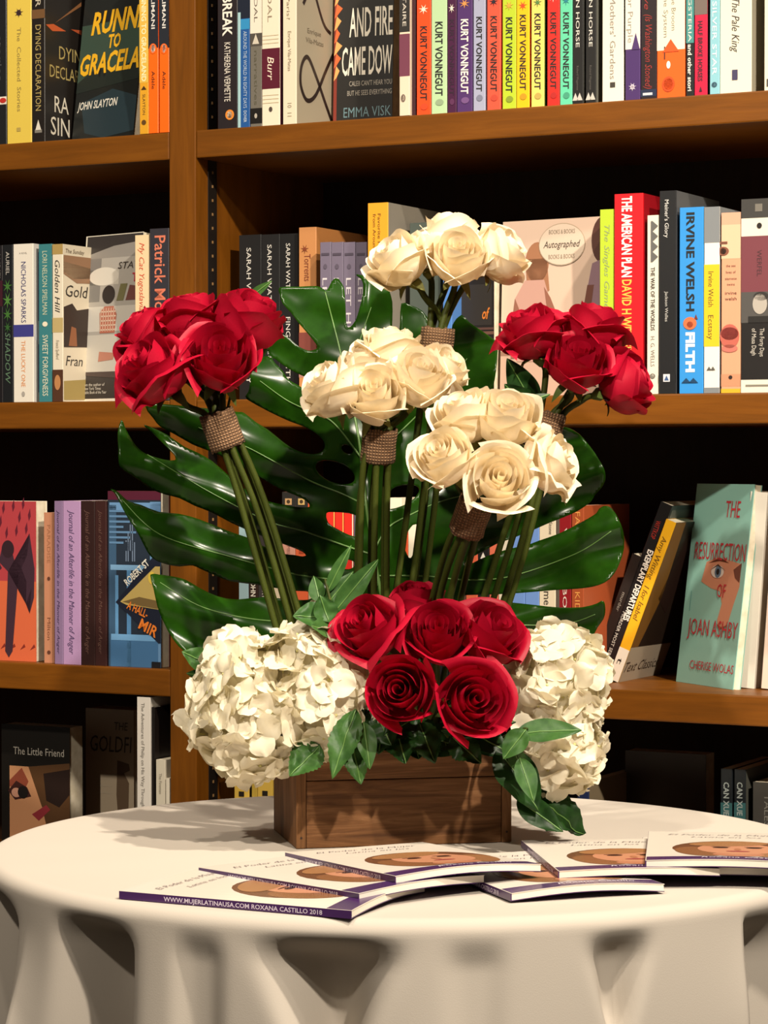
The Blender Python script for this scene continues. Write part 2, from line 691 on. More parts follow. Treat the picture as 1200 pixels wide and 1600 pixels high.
def art_running(poly, txt):
    poly(rect(0.0, 0.36, 1, 0.70), '#34483c')
    poly([(0, 0.36), (0.3, 0.44), (0.62, 0.40), (1, 0.47), (1, 0.34), (0, 0.30)], '#1c241f', 2)
    poly([(0.2, 0.06), (0.5, 0.02), (1, 0.04), (1, 0.24), (0.6, 0.30), (0.1, 0.24)], '#22333a', 2)
    poly(ell(0.36, 0.43, 0.022, 0.05), '#12100e', 3)
    poly(ell(0.44, 0.43, 0.022, 0.05), '#12100e', 3)
    poly(ell(0.62, 0.90, 0.08, 0.035), '#5c5a42', 3)
    txt('RUNNI', 0.16, 0.64, 0.83, 0.125, '#e8b021', 0.03, 0.18)
    txt('TO', 0.46, 0.545, 0.2, 0.075, '#e8b021', 0.03, 0.1)
    txt('GRACELA', 0.03, 0.405, 0.96, 0.115, '#e8b021', 0.03, 0.18)
    txt('JOHN SLAYTON', 0.05, 0.20, 0.65, 0.045, '#e2ddcf', 0.015, 0.2)


def shelf_pt(px, d, z):
    """point at depth d of a shelf under picture column px"""
    lo = PS(px, 720, d)[0]
    return SW(lo, d, z)


face_book('dark green and black face-out book with big slanted yellow letters on the top shelf',
          shelf_pt(113, 0.052, SH1 + 0.0002), math.radians(44), math.radians(7), 0.1165, 0.213, 0.014,
          '#171a18', art=art_running)


# ---- top shelf, right bay
def art_loops(root, x, dep, h):
    ribbon(root, x, [(0.012, 0.225), (0.020, 0.200), (0.060, 0.130), (0.082, 0.115)], 0.0045, '#2a1d18')
    ribbon(root, x, [(0.016, 0.140), (0.040, 0.170), (0.075, 0.205), (0.090, 0.222)], 0.0050, '#2a1d18')
    ribbon(root, x, [(0.090, 0.005), (0.070, 0.030), (0.045, 0.062), (0.026, 0.080), (0.012, 0.068), (0.010, 0.046),
                     (0.024, 0.030), (0.045, 0.038), (0.070, 0.070), (0.088, 0.092)], 0.0052, '#2a1d18')
    ctext(root, x, 'Enrique', 0.026, 0.108, 0.032, 0.006, '#6d6250')
    ctext(root, x, 'Vila-Matas', 0.022, 0.097, 0.042, 0.006, '#6d6250')


def vt(ya, yb, col='#1c1a18'):
    return [('KURT VONNEGUT', ya, yb, col, 0.46, 0.5, 0.022, 0.06)]


def vb(x0, x1, label, col, ya, yb, star=None, tcol='#1c1a18', **k):
    o = {'texts': vt(ya, yb, tcol), 'h': 0.206, 'group': KV, 'marks': [('o', 0.55, yb + 10, 0.26, 5, k.pop('globe', '#6d5a4a'))]}
    if star:
        o['marks'].append(('*', 0.5, star[0], 0.36, 8, star[1]))
    o.update(k)
    return (x0, x1, None, label, col, o)


row(SH1, 110, [
    (340, 371, None, 'dark book with bold white lettering, first in the right bay of the top shelf', '#221b1e',
     {'texts': [('THE BREAK', -50, 58, '#e4ddd0', 0.46, 0.5, 0.02), ('KATHERENA VERMETTE', 68, 160, '#d8d0c2', 0.30)],
      'marks': [('o', 0.62, 181, 0.22, 8, '#d9822a'), ('o', 0.62, 181, 0.14, 5.5, '#e6d9c0'), ('t', 0.62, 181, 0.07, 4.5, '#1c1412')]}),
    (372, 390, None, 'thin blue paperback with a pale blue edge, between a dark book and a grey spine', '#1f5190',
     {'bands': [(-60, 30, '#151c2c'), (31, 47, '#2f86b8')], 'texts': [('AROUND THE WORLD IN EIGHTY DAYS', 50, 170, '#a9bcd0', 0.3, 0.62),
      ('DOVER', 174, 192, '#c4d2de', 0.25, 0.62)], 'marks': [('q', 0.12, 110, 0.12, 90, '#9cc0c4')]}),
    (391, 409, None, 'narrow spine, white above and grey below, left of the cream and maroon one', '#6a655b',
     {'bands': [(-60, 53, '#ddd4c2'), (53, 73, '#4c463f'), (170, 194, '#15120f')],
      'texts': [('VIDAL', -20, 36, '#5a5046', 0.3), ('narratives', 80, 165, '#54503f', 0.28)],
      'marks': [('t', 0.5, 62, 0.3, 8, '#c5bcab'), ('o', 0.5, 182, 0.12, 4, '#aaa295')]}),
    (409, 437, None, 'cream spine with a maroon block and white italic word on the top shelf', '#e2d6be',
     {'front': '#4a1a2c', 'bands': [(77, 140, '#541226')],
      'texts': [('VIDAL', -30, 36, '#8a7c68', 0.24, 0.45), ('Burr', 90, 127, '#e6d6c0', 0.36, 0.5, 0, 0.25)],
      'marks': [('q', 0.5, y, 0.45, 0.5, '#c6b696') for y in (57, 63, 69, 150, 156, 162)] + [('o', 0.5, 172, 0.1, 4, '#4a4038')]}),
    (442, 463, None, 'cream paperback with black looping brush strokes on its grey-beige cover', '#ddd0b6',
     {'front': '#aa9f88', 'art': art_loops, 'texts': [('of Paris?', -22, 32, '#84765e', 0.24, 0.42),
      ('Enrique Vila-Matas', 50, 112, '#84765e', 0.24, 0.5), ('10  11', 162, 183, '#8e8068', 0.3, 0.5)]}),
    (624, 640, None, 'cream and mauve spine with a black label, left of the orange hand-lettered one', '#e0ccb4',
     {'d': 0.001, 'bands': [(-60, 51, '#2c2a28'), (54, 120, '#6f3a4c')], 'texts': [('VOLTAIRE', -40, 42, '#cfc6b8', 0.34)],
      'marks': [('o', 0.4, 154, 0.22, 6, '#6a5a50'), ('o', 0.4, 154, 0.12, 4, '#e0ccb4')], 'dep': 0.128}),
    (641.5, 649, None, 'thin dark maroon spine set between the mauve spine and the orange spine', '#38161e', {'d': 0.006}),
    vb(651, 673, 'orange-red hand-lettered spine, leftmost of the bright paperback set', '#ee4a1c', 42, 158, (16, '#f3e2c8'), globe='#c9421c'),
    vb(674, 698, 'pale mint hand-lettered spine between the orange and plum spines', '#aecb9c', 35, 151, globe='#8ba07e'),
    vb(699, 713, 'dark plum spine with barely visible lettering, between mint and violet spines', '#42173a', 31, 150, (14, '#e8dccb'), tcol='#2b0e28', globe='#55264c'),
    vb(714, 738, 'violet spine with white hand lettering and an orange star', '#4a2c62', 31, 148, (7, '#d08a4a'), tcol='#ece4d4', globe='#6c4a7c'),
    vb(739.5, 758, 'lavender grey hand-lettered spine between the violet and coral spines', '#9c9fb6', 27, 144, (-5, '#8a4a70'), globe='#75788c'),
    vb(761, 782, 'coral red hand-lettered spine between the lavender and lime spines', '#e2513a', 26, 144, (4, '#1c1a28'), globe='#b8412e'),
    vb(785, 806, 'lime green hand-lettered spine between the coral and yellow spines', '#adc22c', 28, 146, (10, '#cf9a3a'), globe='#7e8e2a'),
    vb(807, 827, 'strong yellow hand-lettered spine with a red star, right of the lime spine', '#f2b413', 24, 142, (10, '#d8401f'), globe='#b98a14', front='#c62a18'),
    vb(830, 850, 'pale yellow hand-lettered spine with a green star and green cover edge', '#e6c965', 22, 141, (5, '#4f7a3c'), globe='#b39a4c', front='#3a5e22'),
    vb(855, 874, 'scarlet hand-lettered spine between pale yellow and turquoise spines', '#d9281f', 20, 140, (-3, '#e6cfc0'), globe='#a8201a'),
    vb(875, 894, 'turquoise green hand-lettered spine, rightmost of the bright paperback set', '#5cc199', 20, 140, (2, '#1c7a86'), globe='#3f8f72'),
    (894.5, 911, None, 'black spine with a white butterfly mark, touching the turquoise spine', '#191817',
     {'front': '#55554f', 'group': 'black spines with a butterfly mark', 'texts': [('INDIAN HORSE', -48, 75, '#cfcac0', 0.34), ('Richard Wagamese', 104, 142, '#55514c', 0.2)],
      'marks': [('t', 0.3, 152, 0.28, 6, '#b9b5ac'), ('t', 0.7, 152, 0.28, 6, '#b9b5ac')]}),
    (915, 931, None, 'black spine with a white butterfly mark, second one, left of the cream spine', '#191817',
     {'front': '#6a6a62', 'group': 'black spines with a butterfly mark', 'texts': [('INDIAN HORSE', -48, 74, '#cfcac0', 0.34), ('Richard Wagamese', 103, 141, '#55514c', 0.2)],
      'marks': [('t', 0.3, 151, 0.28, 6, '#b9b5ac'), ('t', 0.7, 151, 0.28, 6, '#b9b5ac')]}),
    (941, 974, None, 'wide cream spine with grey lettering, right of the two black butterfly spines', '#ddd4c4',
     {'h': 0.21, 'texts': [("In Search of Our Mothers' Gardens", -130, 125, '#8a8276', 0.26, 0.5)], 'marks': [('q', 0.5, 134, 0.12, 4, '#3a342e')]}),
    (977, 1000, None, 'spine white at top and deep purple below with a small sun mark', '#42295e',
     {'d': 0.003, 'bands': [(-60, 78, '#dfd6c6')], 'texts': [('The Color Purple', -70, 68, '#8c8478', 0.34, 0.35)],
      'marks': [('t', 0.72, 66, 0.28, 13, '#42295e'), ('*', 0.5, 137, 0.28, 7, '#cfc4d0'), ('o', 0.5, 137, 0.14, 4, '#cfc4d0')]}),
    (1000.5, 1026, None, 'near-black spine with dark red script and a blue label at its foot', '#211619',
     {'bands': [(141, 152, '#1a2540')], 'texts': [('(Is Washington Stoned)', 24, 140, '#8f2722', 0.42, 0.5, 0, 0.3), ('love', -20, 16, '#8f2722', 0.34, 0.4, 0, 0.3)],
      'marks': [('q', 0.45, 148, 0.3, 2, '#b9bcc4')]}),
    (1026.5, 1070, None, 'wide spine cream above and orange below with a tilted orange umbrella', '#ef5a14',
     {'bands': [(-60, 80, '#e3d8c0')], 'texts': [('The Broom', -10, 50, '#7d7566', 0.15, 0.60), ('of the System', -24, 60, '#7d7566', 0.15, 0.32)],
      'marks': [('t', 0.5, 73, 0.30, 10, '#e04d12'), ('o', 0.42, 103, 0.07, 6, '#f0e6d4'), ('q', 0.28, 84, 0.02, 10, '#3a2416'),
                ('o', 0.42, 133, 0.22, 12, '#c2430e'), ('o', 0.42, 133, 0.17, 9, '#ef5a14'), ('q', 0.42, 133, 0.15, 1, '#c2430e')]}),
    (1072, 1084, None, 'narrow spine teal above and black below with white capitals', '#15181a',
     {'bands': [(-60, 68, '#3f8480')], 'texts': [('A GANGSTERIA', -60, 66, '#d8d3c8', 0.42), ('and other stori', 70, 143, '#d8d3c8', 0.5, 0.5, 0.02)]}),
    (1085, 1105, None, 'crimson spine with dark lettering and a small photograph at top', '#b8123a',
     {'front': '#1a1418', 'bands': [(-60, 24, '#6a5d56')], 'texts': [('HALF BROKE HORSES', 34, 128, '#3a0e1c', 0.34, 0.45, 0.02)], 'marks': [('t', 0.5, 140, 0.12, 4, '#3a0e1c')]}),
    (1109, 1124, None, 'light blue spine with white capitals, left of the wide cream spine', '#7fb4c0',
     {'d': 0.003, 'texts': [('THE SILVER STAR', -42, 118, '#dfe9e6', 0.44)], 'marks': [('o', 0.5, 133, 0.28, 4, '#2b4a5c'), ('o', 0.5, 133, 0.15, 2.2, '#7fb4c0')]}),
    (1124.5, 1174, None, 'wide cream spine with black brush script and a dark square mark', '#e0d6bd',
     {'front': '#98917f', 'h': 0.212, 'texts': [('The Pale King', 0, 84, '#2e2a2c', 0.24, 0.5, 0, 0.35)], 'marks': [('q', 0.48, 119, 0.09, 8, '#3a3354')]}),
    (1194, 1240, None, 'cream spine cut by right edge of photo on the top shelf', '#ddd3bb', {'marks': [('q', 0.15, 130, 0.06, 6, '#4a463e')]}),
])


def art_fire(poly, txt):
    poly(rect(0, 0.0, 0.055, 1), '#7a2410')
    for i in range(9):
        z = 0.30 + i * 0.075
        poly([(0.0, z), (0.05, z + 0.02), (0.10 + 0.02 * (i % 3), z + 0.06), (0.04, z + 0.09)], '#d8602a' if i % 2 else '#e6a05a', 2)
    poly([(0.10, 0.93), (0.55, 0.91), (0.70, 0.97), (0.70, 1.0), (0.08, 1.0)], '#a8301c', 2)
    poly([(0.20, 0.95), (0.35, 0.93), (0.5, 0.97), (0.4, 1.0), (0.2, 1.0)], '#e08a4a', 3)
    poly([(0.55, 0.86), (0.60, 0.90), (0.65, 0.86), (0.60, 0.82)], '#c9c4b8', 3)
    txt('AND FIRE', 0.26, 0.56, 0.73, 0.17, '#ddd6c6', 0.012)
    txt('CAME DOW', 0.14, 0.33, 0.85, 0.165, '#ddd6c6', 0.012)
    txt("CALEB CAN'T HEAR YOU", 0.27, 0.262, 0.72, 0.03, '#9d968a')
    txt('BUT HE SEES EVERYTHING', 0.24, 0.205, 0.75, 0.03, '#9d968a')
    txt('EMMA VISK', 0.18, 0.075, 0.80, 0.06, '#5f7d84')


face_book('black face-out book with large white capitals and a flame edge on the top shelf',
          shelf_pt(520.5, 0.082, SH1 + 0.0002), TH * 0.86, math.radians(2), 0.076, 0.196, 0.026, '#171513', '#7a2410', art=art_fire)


# ---- middle shelf, left bay
def art_golden(root, x, dep, h):
    c = '#d6cbb6'
    flat(root, [(x, .002, .178), (x, dep, .178), (x, dep, .15), (x, .03, .145), (x, .002, .155)], '#8d6a4e')
    flat(root, [(x, .002, .158), (x, .02, .15), (x, .06, .152), (x, .06, .165), (x, .002, .17)], '#b59878')
    flat(root, [(x, .002, .115), (x, .02, .12), (x, .03, .112), (x, .06, .116), (x, .06, .068), (x, .002, .066)], '#2c1d16')
    flat(root, [(x + .0001, .012, .068), (x + .0001, .03, .068), (x + .0001, .028, .09), (x + .0001, .018, .092)], '#8a5534')
    flat(root, [(x, .002, .025), (x, .05, .028), (x, .05, .003), (x, .002, .002)], '#a08c54')
    ctext(root, x, 'Gold', .006, .128, .048, .014, '#241f1a', 0, .2)
    ctext(root, x, 'Fran', .006, .044, .036, .012, '#241f1a', 0, .2)
    ctext(root, x + .0002, 'The Sunday', .006, .181, .04, .005, '#5c4c3a', 0, .2)


def art_lucky(root, x, dep, h):
    flat(root, [(x, .010, .012), (x, dep, .012), (x, dep, h - .01), (x, .010, h - .01)], '#28347a')
    flat(root, [(x + .0001, a, b) for a, b in ell(.018, .085, .016, .016)], '#c9c8cc')


row(SH2, 500, [
    (-30, 4, 385, 'black paperback with white lettering, cut by left edge on the middle shelf', '#171417',
     {'texts': [('AURIEL', 395, 440, '#b5b0a8', 0.2, 0.8)], 'bands': [(440, 480, '#3a1420')]}),
    (4.5, 20, 383, 'black paperback with green foliage on its spine, left of the wide white spine', '#15171a',
     {'texts': [('AURIEL', 394, 430, '#b5b0a8', 0.34, 0.5), ('SHADOW', 520, 600, '#56735a', 0.5, 0.5, 0, 0.2)],
      'marks': [('*', 0.5, 448, 0.5, 12, '#3c6a2c'), ('*', 0.5, 470, 0.5, 14, '#4a7a34'), ('*', 0.5, 492, 0.48, 12, '#3c6a2c'), ('*', 0.5, 512, 0.4, 10, '#2f5a28')]}),
    (21, 52, 382, 'wide white spine with navy and orange lettering and a navy block', '#ddd6c9',
     {'front': '#cfcac4', 'art': art_lucky, 'texts': [('NICHOLAS SPARKS', 410, 505, '#35356a', 0.24, 0.52), ('THE LUCKY ONE', 533, 605, '#d98a4a', 0.2, 0.5)],
      'bands': [(508, 527, '#3a3a80')], 'htexts': [('A NOVEL', 398, '#9a948c', 0.4, 3)], 'marks': [('o', 0.5, 616, 0.08, 4, '#a09a92')]}),
    (60.5, 81, 382, 'teal spine with pale spaced capitals, between white and illustrated spines', '#37787e',
     {'d': 0.003, 'texts': [('LORI NELSON SPIELMAN', 393, 492, '#c2c9ac', 0.36, 0.48), ('SWEET FORGIVENESS', 524, 619, '#d8d6bc', 0.40, 0.5)],
      'marks': [('o', 0.5, 507, 0.2, 4, '#e0d8c0')]}),
    (82, 98, 382, 'cream illustrated spine with black italics and picture bands on its front cover', '#d9cfba',
     {'front': '#d2c7b0', 'art': art_golden, 'bands': [(382, 398, '#a48a52'), (497, 520, '#b5a06c'), (578, 628, '#4c2f20')],
      'texts': [('Golden Hill', 407, 489, '#2a241e', 0.48, 0.5, 0, 0.25), ('Francis Spufford', 532, 562, '#8a7f6c', 0.3, 0.5, 0, 0.2)],
      'marks': [('o', 0.5, 598, 0.3, 12, '#b07a4c')]}),
    (211, 233, 368, 'cream spine with thin red handwriting, right of the kitchen-scene cover', '#e2c9a0',
     {'d': 0.003, 'texts': [('My Cat Yugoslavia', 380, 486, '#c9553a', 0.36, 0.5, 0, 0.3), ('Pajtim Statovci', 500, 590, '#c9553a', 0.3, 0.5)]}),
    (234, 264, 358, 'charcoal hardback with large salmon letters, touching the upright on the middle shelf', '#312f36',
     {'d': 0.0006, 'hard': True, 'dep': 0.15, 'texts': [('Patrick Modiano', 369, 545, '#cf7358', 0.55, 0.55, 0.01)]}),
], 0.002)


def art_kitchen(poly, txt):
    poly(rect(0.025, 0.02, 1, 0.995), '#35302f', 1)
    poly(rect(0.05, 0.16, 1, 0.86), '#a9a49c', 2)
    poly([(0.03, 0.88), (0.5, 0.93), (1, 0.95), (1, 0.86), (0.03, 0.86)], '#8f8a84', 2)
    poly(rect(0.05, 0.60, 0.30, 0.86), '#7d7a76', 3)
    poly(rect(0.10, 0.70, 0.62, 0.79), '#c9c4b8', 3)
    poly(ell(0.36, 0.75, 0.26, 0.055), '#d5d0c4', 4)
    poly(rect(0.05, 0.18, 1.0, 0.40), '#c2bdb2', 3)
    poly(rect(0.05, 0.42, 1.0, 0.57), '#c9c4ba', 3)
    poly([(0.05, 0.18), (1, 0.18), (1, 0.13), (0.05, 0.16)], '#4a3c38', 4)
    poly(ell(0.46, 0.64, 0.11, 0.055), '#231c1c', 5)
    poly([(0.34, 0.41), (0.32, 0.53), (0.40, 0.57), (0.56, 0.57), (0.62, 0.52), (0.60, 0.41)], '#b06a56', 5)
    for i in range(6):
        poly(rect(0.34 + i * 0.044, 0.42, 0.352 + i * 0.044, 0.56), '#d9b8a2', 6)
    for i in range(5):
        poly(rect(0.335, 0.425 + i * 0.027, 0.61, 0.434 + i * 0.027), '#d9b8a2', 6)
    poly([(0.34, 0.24), (0.35, 0.30), (0.62, 0.29), (0.60, 0.25)], '#b57a66', 5)
    poly([(0.60, 0.60), (0.66, 0.70), (0.78, 0.70), (0.72, 0.60)], '#6d6a44', 5)
    poly([(0.76, 0.60), (0.82, 0.69), (0.98, 0.68), (0.94, 0.60)], '#6a3c38', 5)
    txt('STAY', 0.60, 0.79, 0.38, 0.04, '#3a3430', 0, 0.2, layer=7)
    txt('T', 0.86, 0.71, 0.08, 0.05, '#b0263a', 0.02, layer=7)
    txt('From the author of', 0.08, 0.095, 0.40, 0.018, '#cfc9bd', layer=7)
    txt('a New York Times', 0.08, 0.072, 0.34, 0.018, '#cfc9bd', layer=7)
    txt('Notable Book of the Year', 0.08, 0.049, 0.44, 0.018, '#cfc9bd', layer=7)


face_book('grey kitchen-scene face-out book with a checked red shirt figure, leaning on the middle shelf',
          shelf_pt(120.5, 0.052, SH2 + 0.0002), math.radians(42), math.radians(4.5), 0.104, 0.206, 0.016, '#e0d8c6', art=art_kitchen)

# ---- middle shelf, right bay
LET = 'mauve spines with white capitals'
SAR = 'black spines with white spaced capitals'


def mauve(x0, x1, label):
    return (x0, x1, 379, label, '#6f6678',
            {'d': 0.03, 'group': LET, 'texts': [('LET HIM GO', 435, 590, '#cfc8cc', 0.42, 0.45)],
             'marks': [('q', 0.5, 398, 0.36, 2, '#4a4250'), ('o', 0.5, 417, 0.16, 4, '#574f5e')]})


def art_favorite(root, x, dep, h):
    flat(root, [(x, .004, .06), (x, dep, .06), (x, dep, h), (x, .004, h)], '#7d776c')


row(SH2, 480, [
    (373.5, 408, 368, 'wide black spine with white spaced capitals, leftmost of three by the upright', '#1b1b1c',
     {'d': 0.06, 'group': SAR, 'texts': [('SARAH WATERS', 388, 505, '#cfcbc2', 0.20, 0.45), ('AFFINITY', 525, 600, '#cfcbc2', 0.22, 0.45)]}),
    (408.5, 437, 367, 'black spine with white spaced capitals, middle one of three by the upright', '#1d1d1e',
     {'d': 0.06, 'group': SAR, 'texts': [('SARAH WATERS', 383, 495, '#cfcbc2', 0.23, 0.45), ('THE PAYING GUESTS', 510, 605, '#cfcbc2', 0.22, 0.45)]}),
    (437.5, 466, 366, 'black spine with white spaced capitals, rightmost of three, beside the tan spine', '#1b1b1c',
     {'d': 0.06, 'front': '#3a1c20', 'group': SAR, 'texts': [('SARAH WATERS', 381, 470, '#cfcbc2', 0.23, 0.45), ('FINGE', 496, 535, '#cfcbc2', 0.24, 0.45), ('RSMITH', 540, 600, '#cfcbc2', 0.24, 0.45)]}),
    (467, 494, 356, 'tan orange spine with dark red lettering between black and mauve spines', '#bd8250',
     {'d': 0.05, 'front': '#a9713f', 'texts': [('Torrents', 398, 440, '#6d2c1c', 0.36, 0.5)], 'marks': [('*', 0.35, 390, 0.25, 8, '#7a3a20')],
      'bands': [(520, 560, '#7a4038'), (566, 590, '#a87a70')]}),
    mauve(500, 517, 'mauve spine with white capitals, first of four in a run'),
    mauve(517.5, 536, 'mauve spine with white capitals, second of four in a run'),
    mauve(536.5, 555, 'mauve spine with white capitals, third of four in a run'),
    mauve(555.5, 573, 'mauve spine with white capitals, last of four, touching the amber spine'),
    (574.5, 606, 318, 'tall amber yellow spine with two lines of brown lettering on the middle shelf', '#dc9a2a',
     {'d': 0.005, 'front': '#8a8272', 'art': art_favorite, 'texts': [('Favorite Fairy Tales', 335, 430, '#6a4210', 0.15, 0.58), ('from Around the World', 335, 442, '#6a4210', 0.15, 0.34)]}),
    (640, 688, 349, 'grey-green book standing behind the topmost white roses', '#47504a', {'d': 0.04, 'front': '#3f4742'}),
    (692, 706, 372, 'narrow blue spine glimpsed between the stems under the topmost white roses', '#4a78b8', {'d': 0.03}),
], 0.01)


def art_songs(poly, txt):
    poly(rect(0.10, 0.46, 0.95, 0.72), '#221d18', 1)
    poly(rect(0, 0.40, 1, 0.42), '#5a3c30', 2)
    poly(rect(0, 0.43, 1, 0.445), '#4a3028', 2)
    txt('of', 0.70, 0.50, 0.20, 0.07, '#b8661c', 0.02, 0.3)
    txt('songs', 0.48, 0.30, 0.50, 0.06, '#b8661c', 0.02, 0.3)


face_book('dark brown face-out book with orange script, left of the pink couple cover',
          shelf_pt(712, 0.055, SH2 + 0.0002), TH, 0.0, 0.048, 0.178, 0.02, '#1a1613', art=art_songs)


def art_couple(poly, txt):
    poly(rect(0.0, 0.0, 1, 1), '#cbb09c', 1)
    poly(rect(0, 0.0, 1, 0.26), '#b99a86', 2)
    poly(rect(0, 0.235, 1, 0.26), '#8d6a58', 3)
    poly(ell(0.33, 0.76, 0.11, 0.115), '#9a6a4c', 4)
    poly([(0.24, 0.62), (0.22, 0.78), (0.42, 0.78), (0.45, 0.60), (0.36, 0.56)], '#9a6a4c', 4)
    poly([(0.14, 0.30), (0.13, 0.56), (0.22, 0.66), (0.40, 0.66), (0.45, 0.56), (0.42, 0.40), (0.44, 0.20), (0.16, 0.20)], '#b88e80', 5)
    poly([(0.13, 0.56), (0.10, 0.40), (0.10, 0.22), (0.15, 0.22), (0.17, 0.5)], '#8a5a48', 6)
    poly([(0.40, 0.62), (0.46, 0.56), (0.62, 0.32), (0.66, 0.27), (0.61, 0.25), (0.44, 0.46)], '#8a5a48', 6)
    poly(ell(0.93, 0.87, 0.10, 0.13), '#4f3028', 4)
    poly([(0.80, 0.60), (0.84, 0.74), (1.0, 0.78), (1.0, 0.20), (0.84, 0.20), (0.80, 0.42)], '#8a6c76', 5)
    poly([(0.80, 0.62), (0.77, 0.50), (0.70, 0.30), (0.76, 0.28), (0.83, 0.46), (0.86, 0.62)], '#6f4438', 6)
    poly(ell(0.56, 0.855, 0.215, 0.120, 32), '#a8937c', 7)
    poly(ell(0.56, 0.855, 0.209, 0.115, 32), '#cfbaa6', 8)
    txt('Autographed', 0.39, 0.838, 0.34, 0.038, '#3c352c', 0, 0.3, layer=10)
    txt('BOOKS & BOOKS', 0.44, 0.915, 0.24, 0.024, '#8a7c68', layer=10)
    txt('BOOKS & BOOKS', 0.44, 0.775, 0.24, 0.024, '#8a7c68', layer=10)


face_book('pale pink face-out book with a couple holding hands and an oval autograph sticker',
          shelf_pt(781, 0.062, SH2 + 0.0002), math.radians(33), math.radians(2), 0.138, 0.199, 0.02, '#cbb09c', '#a08a78', art=art_couple)

row(SH2, 470, [
    (937, 959, 328, 'lime green spine with thin grey script, left of the red hardback', '#a9bf30',
     {'d': 0.006, 'texts': [('The Singles Game', 352, 482, '#8a9a60', 0.36, 0.52, 0, 0.3), ('W', 490, 500, '#8a9a60', 0.3)]}),
    (959.5, 1004, 304, 'thick bright red hardback with white and orange capitals', '#c9151f',
     {'hard': True, 'dep': 0.15, 'front': '#8a0e18', 'texts': [('THE AMERICAN PLAN', 308, 434, '#efe6da', 0.34, 0.45, 0.03),
      ('DAVID H WEISBERG', 438, 560, '#efb048', 0.32, 0.45, 0.02)]}),
    (1011, 1029, 337, 'slim off-white spine with dark capitals and zigzag art, right of the red hardback', '#d6cebd',
     {'front': '#4a443e', 'd': 0.006, 'texts': [('THE WAR OF THE WORLDS', 418, 517, '#3d3833', 0.34, 0.5, 0.02), ('H. G. WELLS', 526, 573, '#77706a', 0.34)],
      'marks': [('z', 0.72, 378, 0.24, 32, '#5a5a58'), ('o', 0.5, 588, 0.24, 4, '#6a645c'), ('o', 0.5, 588, 0.14, 2.5, '#d6cebd')]}),
    (1030, 1056, 299, 'tall black spine with thin white lettering, left of the bright blue spine', '#191a1c',
     {'front': '#4f5052', 'texts': [("Meiner's Glory", 313, 372, '#c9c7c2', 0.24, 0.45), ('Jackson Welles', 456, 503, '#b5b3ae', 0.18, 0.45)],
      'bands': [(585, 597, '#191a1c')], 'marks': [('q', 0.46, 591, 0.2, 6, '#c9c6cc'), ('t', 0.46, 591, 0.14, 4, '#35507a')]}),
    (1061.5, 1099, 325, 'bright blue spine with bold black and white capitals and a pink snout', '#2f86cc',
     {'front': '#2b6fa8', 'd': 0.003, 'texts': [('IRVINE WELSH', 333, 487, '#141a20', 0.32, 0.46, 0.03), ('FILTH', 520, 582, '#e6e9e6', 0.34, 0.46, 0.05)],
      'marks': [('o', 0.45, 506, 0.28, 10, '#c9673f'), ('o', 0.45, 508, 0.13, 5, '#a8482c'), ('t', 0.7, 496, 0.08, 4, '#6a2c1c'), ('t', 0.3, 595, 0.2, 4, '#123a5c'), ('t', 0.6, 595, 0.2, 4, '#123a5c')]}),
    (1100, 1124, 324, 'white spine with a yellow panel and grey top, right of the blue spine', '#d8d4ca',
     {'d': 0.003, 'front': '#6d7072', 'bands': [(323, 380, '#75797c'), (414, 542, '#e0b224'), (606, 616, '#75797c')],
      'texts': [('Irvine Welsh', 425, 480, '#55481a', 0.34, 0.45), ('Ecstasy', 493, 531, '#55481a', 0.34, 0.45)],
      'marks': [('t', 0.35, 576, 0.16, 3, '#55524c'), ('t', 0.6, 576, 0.16, 3, '#55524c')]}),
    (1127, 1157, 333, 'spine with a close-up smiling face and teeth, left of the maroon banded spine', '#cf9474',
     {'front': '#a8664c', 'bands': [(333, 352, '#c99a80'), (352, 405, '#dfb090'), (585, 604, '#bf8464'), (608, 618, '#d8a02a')],
      'marks': [('o', 0.1, 393, 0.3, 7, '#7a4a38'), ('o', 0.1, 393, 0.16, 5, '#2a1c18'), ('q', 0.1, 380, 0.22, 2, '#6a4030'), ('o', 0.45, 526, 0.50, 19, '#b05a4c'), ('o', 0.45, 522, 0.46, 10, '#7a2c28'), ('q', 0.45, 521, 0.40, 6, '#e6dccb'),
                ('q', 0.25, 522, 0.012, 8, '#b09a88'), ('q', 0.5, 522, 0.012, 8, '#b09a88'), ('q', 0.72, 522, 0.012, 8, '#b09a88'),
                ('o', 0.45, 545, 0.42, 6, '#b8695c'), ('o', 0.5, 590, 0.1, 3, '#2a1c18')],
      'htexts': [('the sex', 418, '#5a382c', 0.5, 4), ('lives of', 428, '#5a382c', 0.5, 4), ('siamese', 438, '#5a382c', 0.6, 4), ('twins', 447, '#5a382c', 0.4, 4),
                 ('irvine', 461, '#3a201a', 0.6, 5), ('welsh', 470, '#3a201a', 0.6, 5)]}),
    (1158, 1215, 312, 'wide spine banded charcoal, white and dusty maroon with a small portrait photo', '#1c1b1b',
     {'front': '#2a2826', 'bands': [(312, 342, '#383735'), (342, 370, '#d8cebc'), (370, 457, '#6d3840'), (457, 505, '#4a4846'), (594, 614, '#d8cebc')],
      'texts': [('WERFEL', 392, 433, '#3f2228', 0.13, 0.5), ('The Forty Days', 514, 558, '#b9b3a8', 0.12, 0.58), ('of Musa Dagh', 514, 556, '#b9b3a8', 0.12, 0.36)],
      'marks': [('o', 0.5, 354, 0.07, 4.5, '#1c1714'), ('o', 0.52, 476, 0.2, 16, '#a39c92'), ('o', 0.55, 464, 0.2, 7, '#2a2826'), ('q', 0.5, 500, 0.3, 5, '#1e1d1c'),
                ('q', 0.48, 326, 0.1, 6, '#6a665e'), ('q', 0.48, 603, 0.35, 1.5, '#7a7468')]}),
], 0.004)


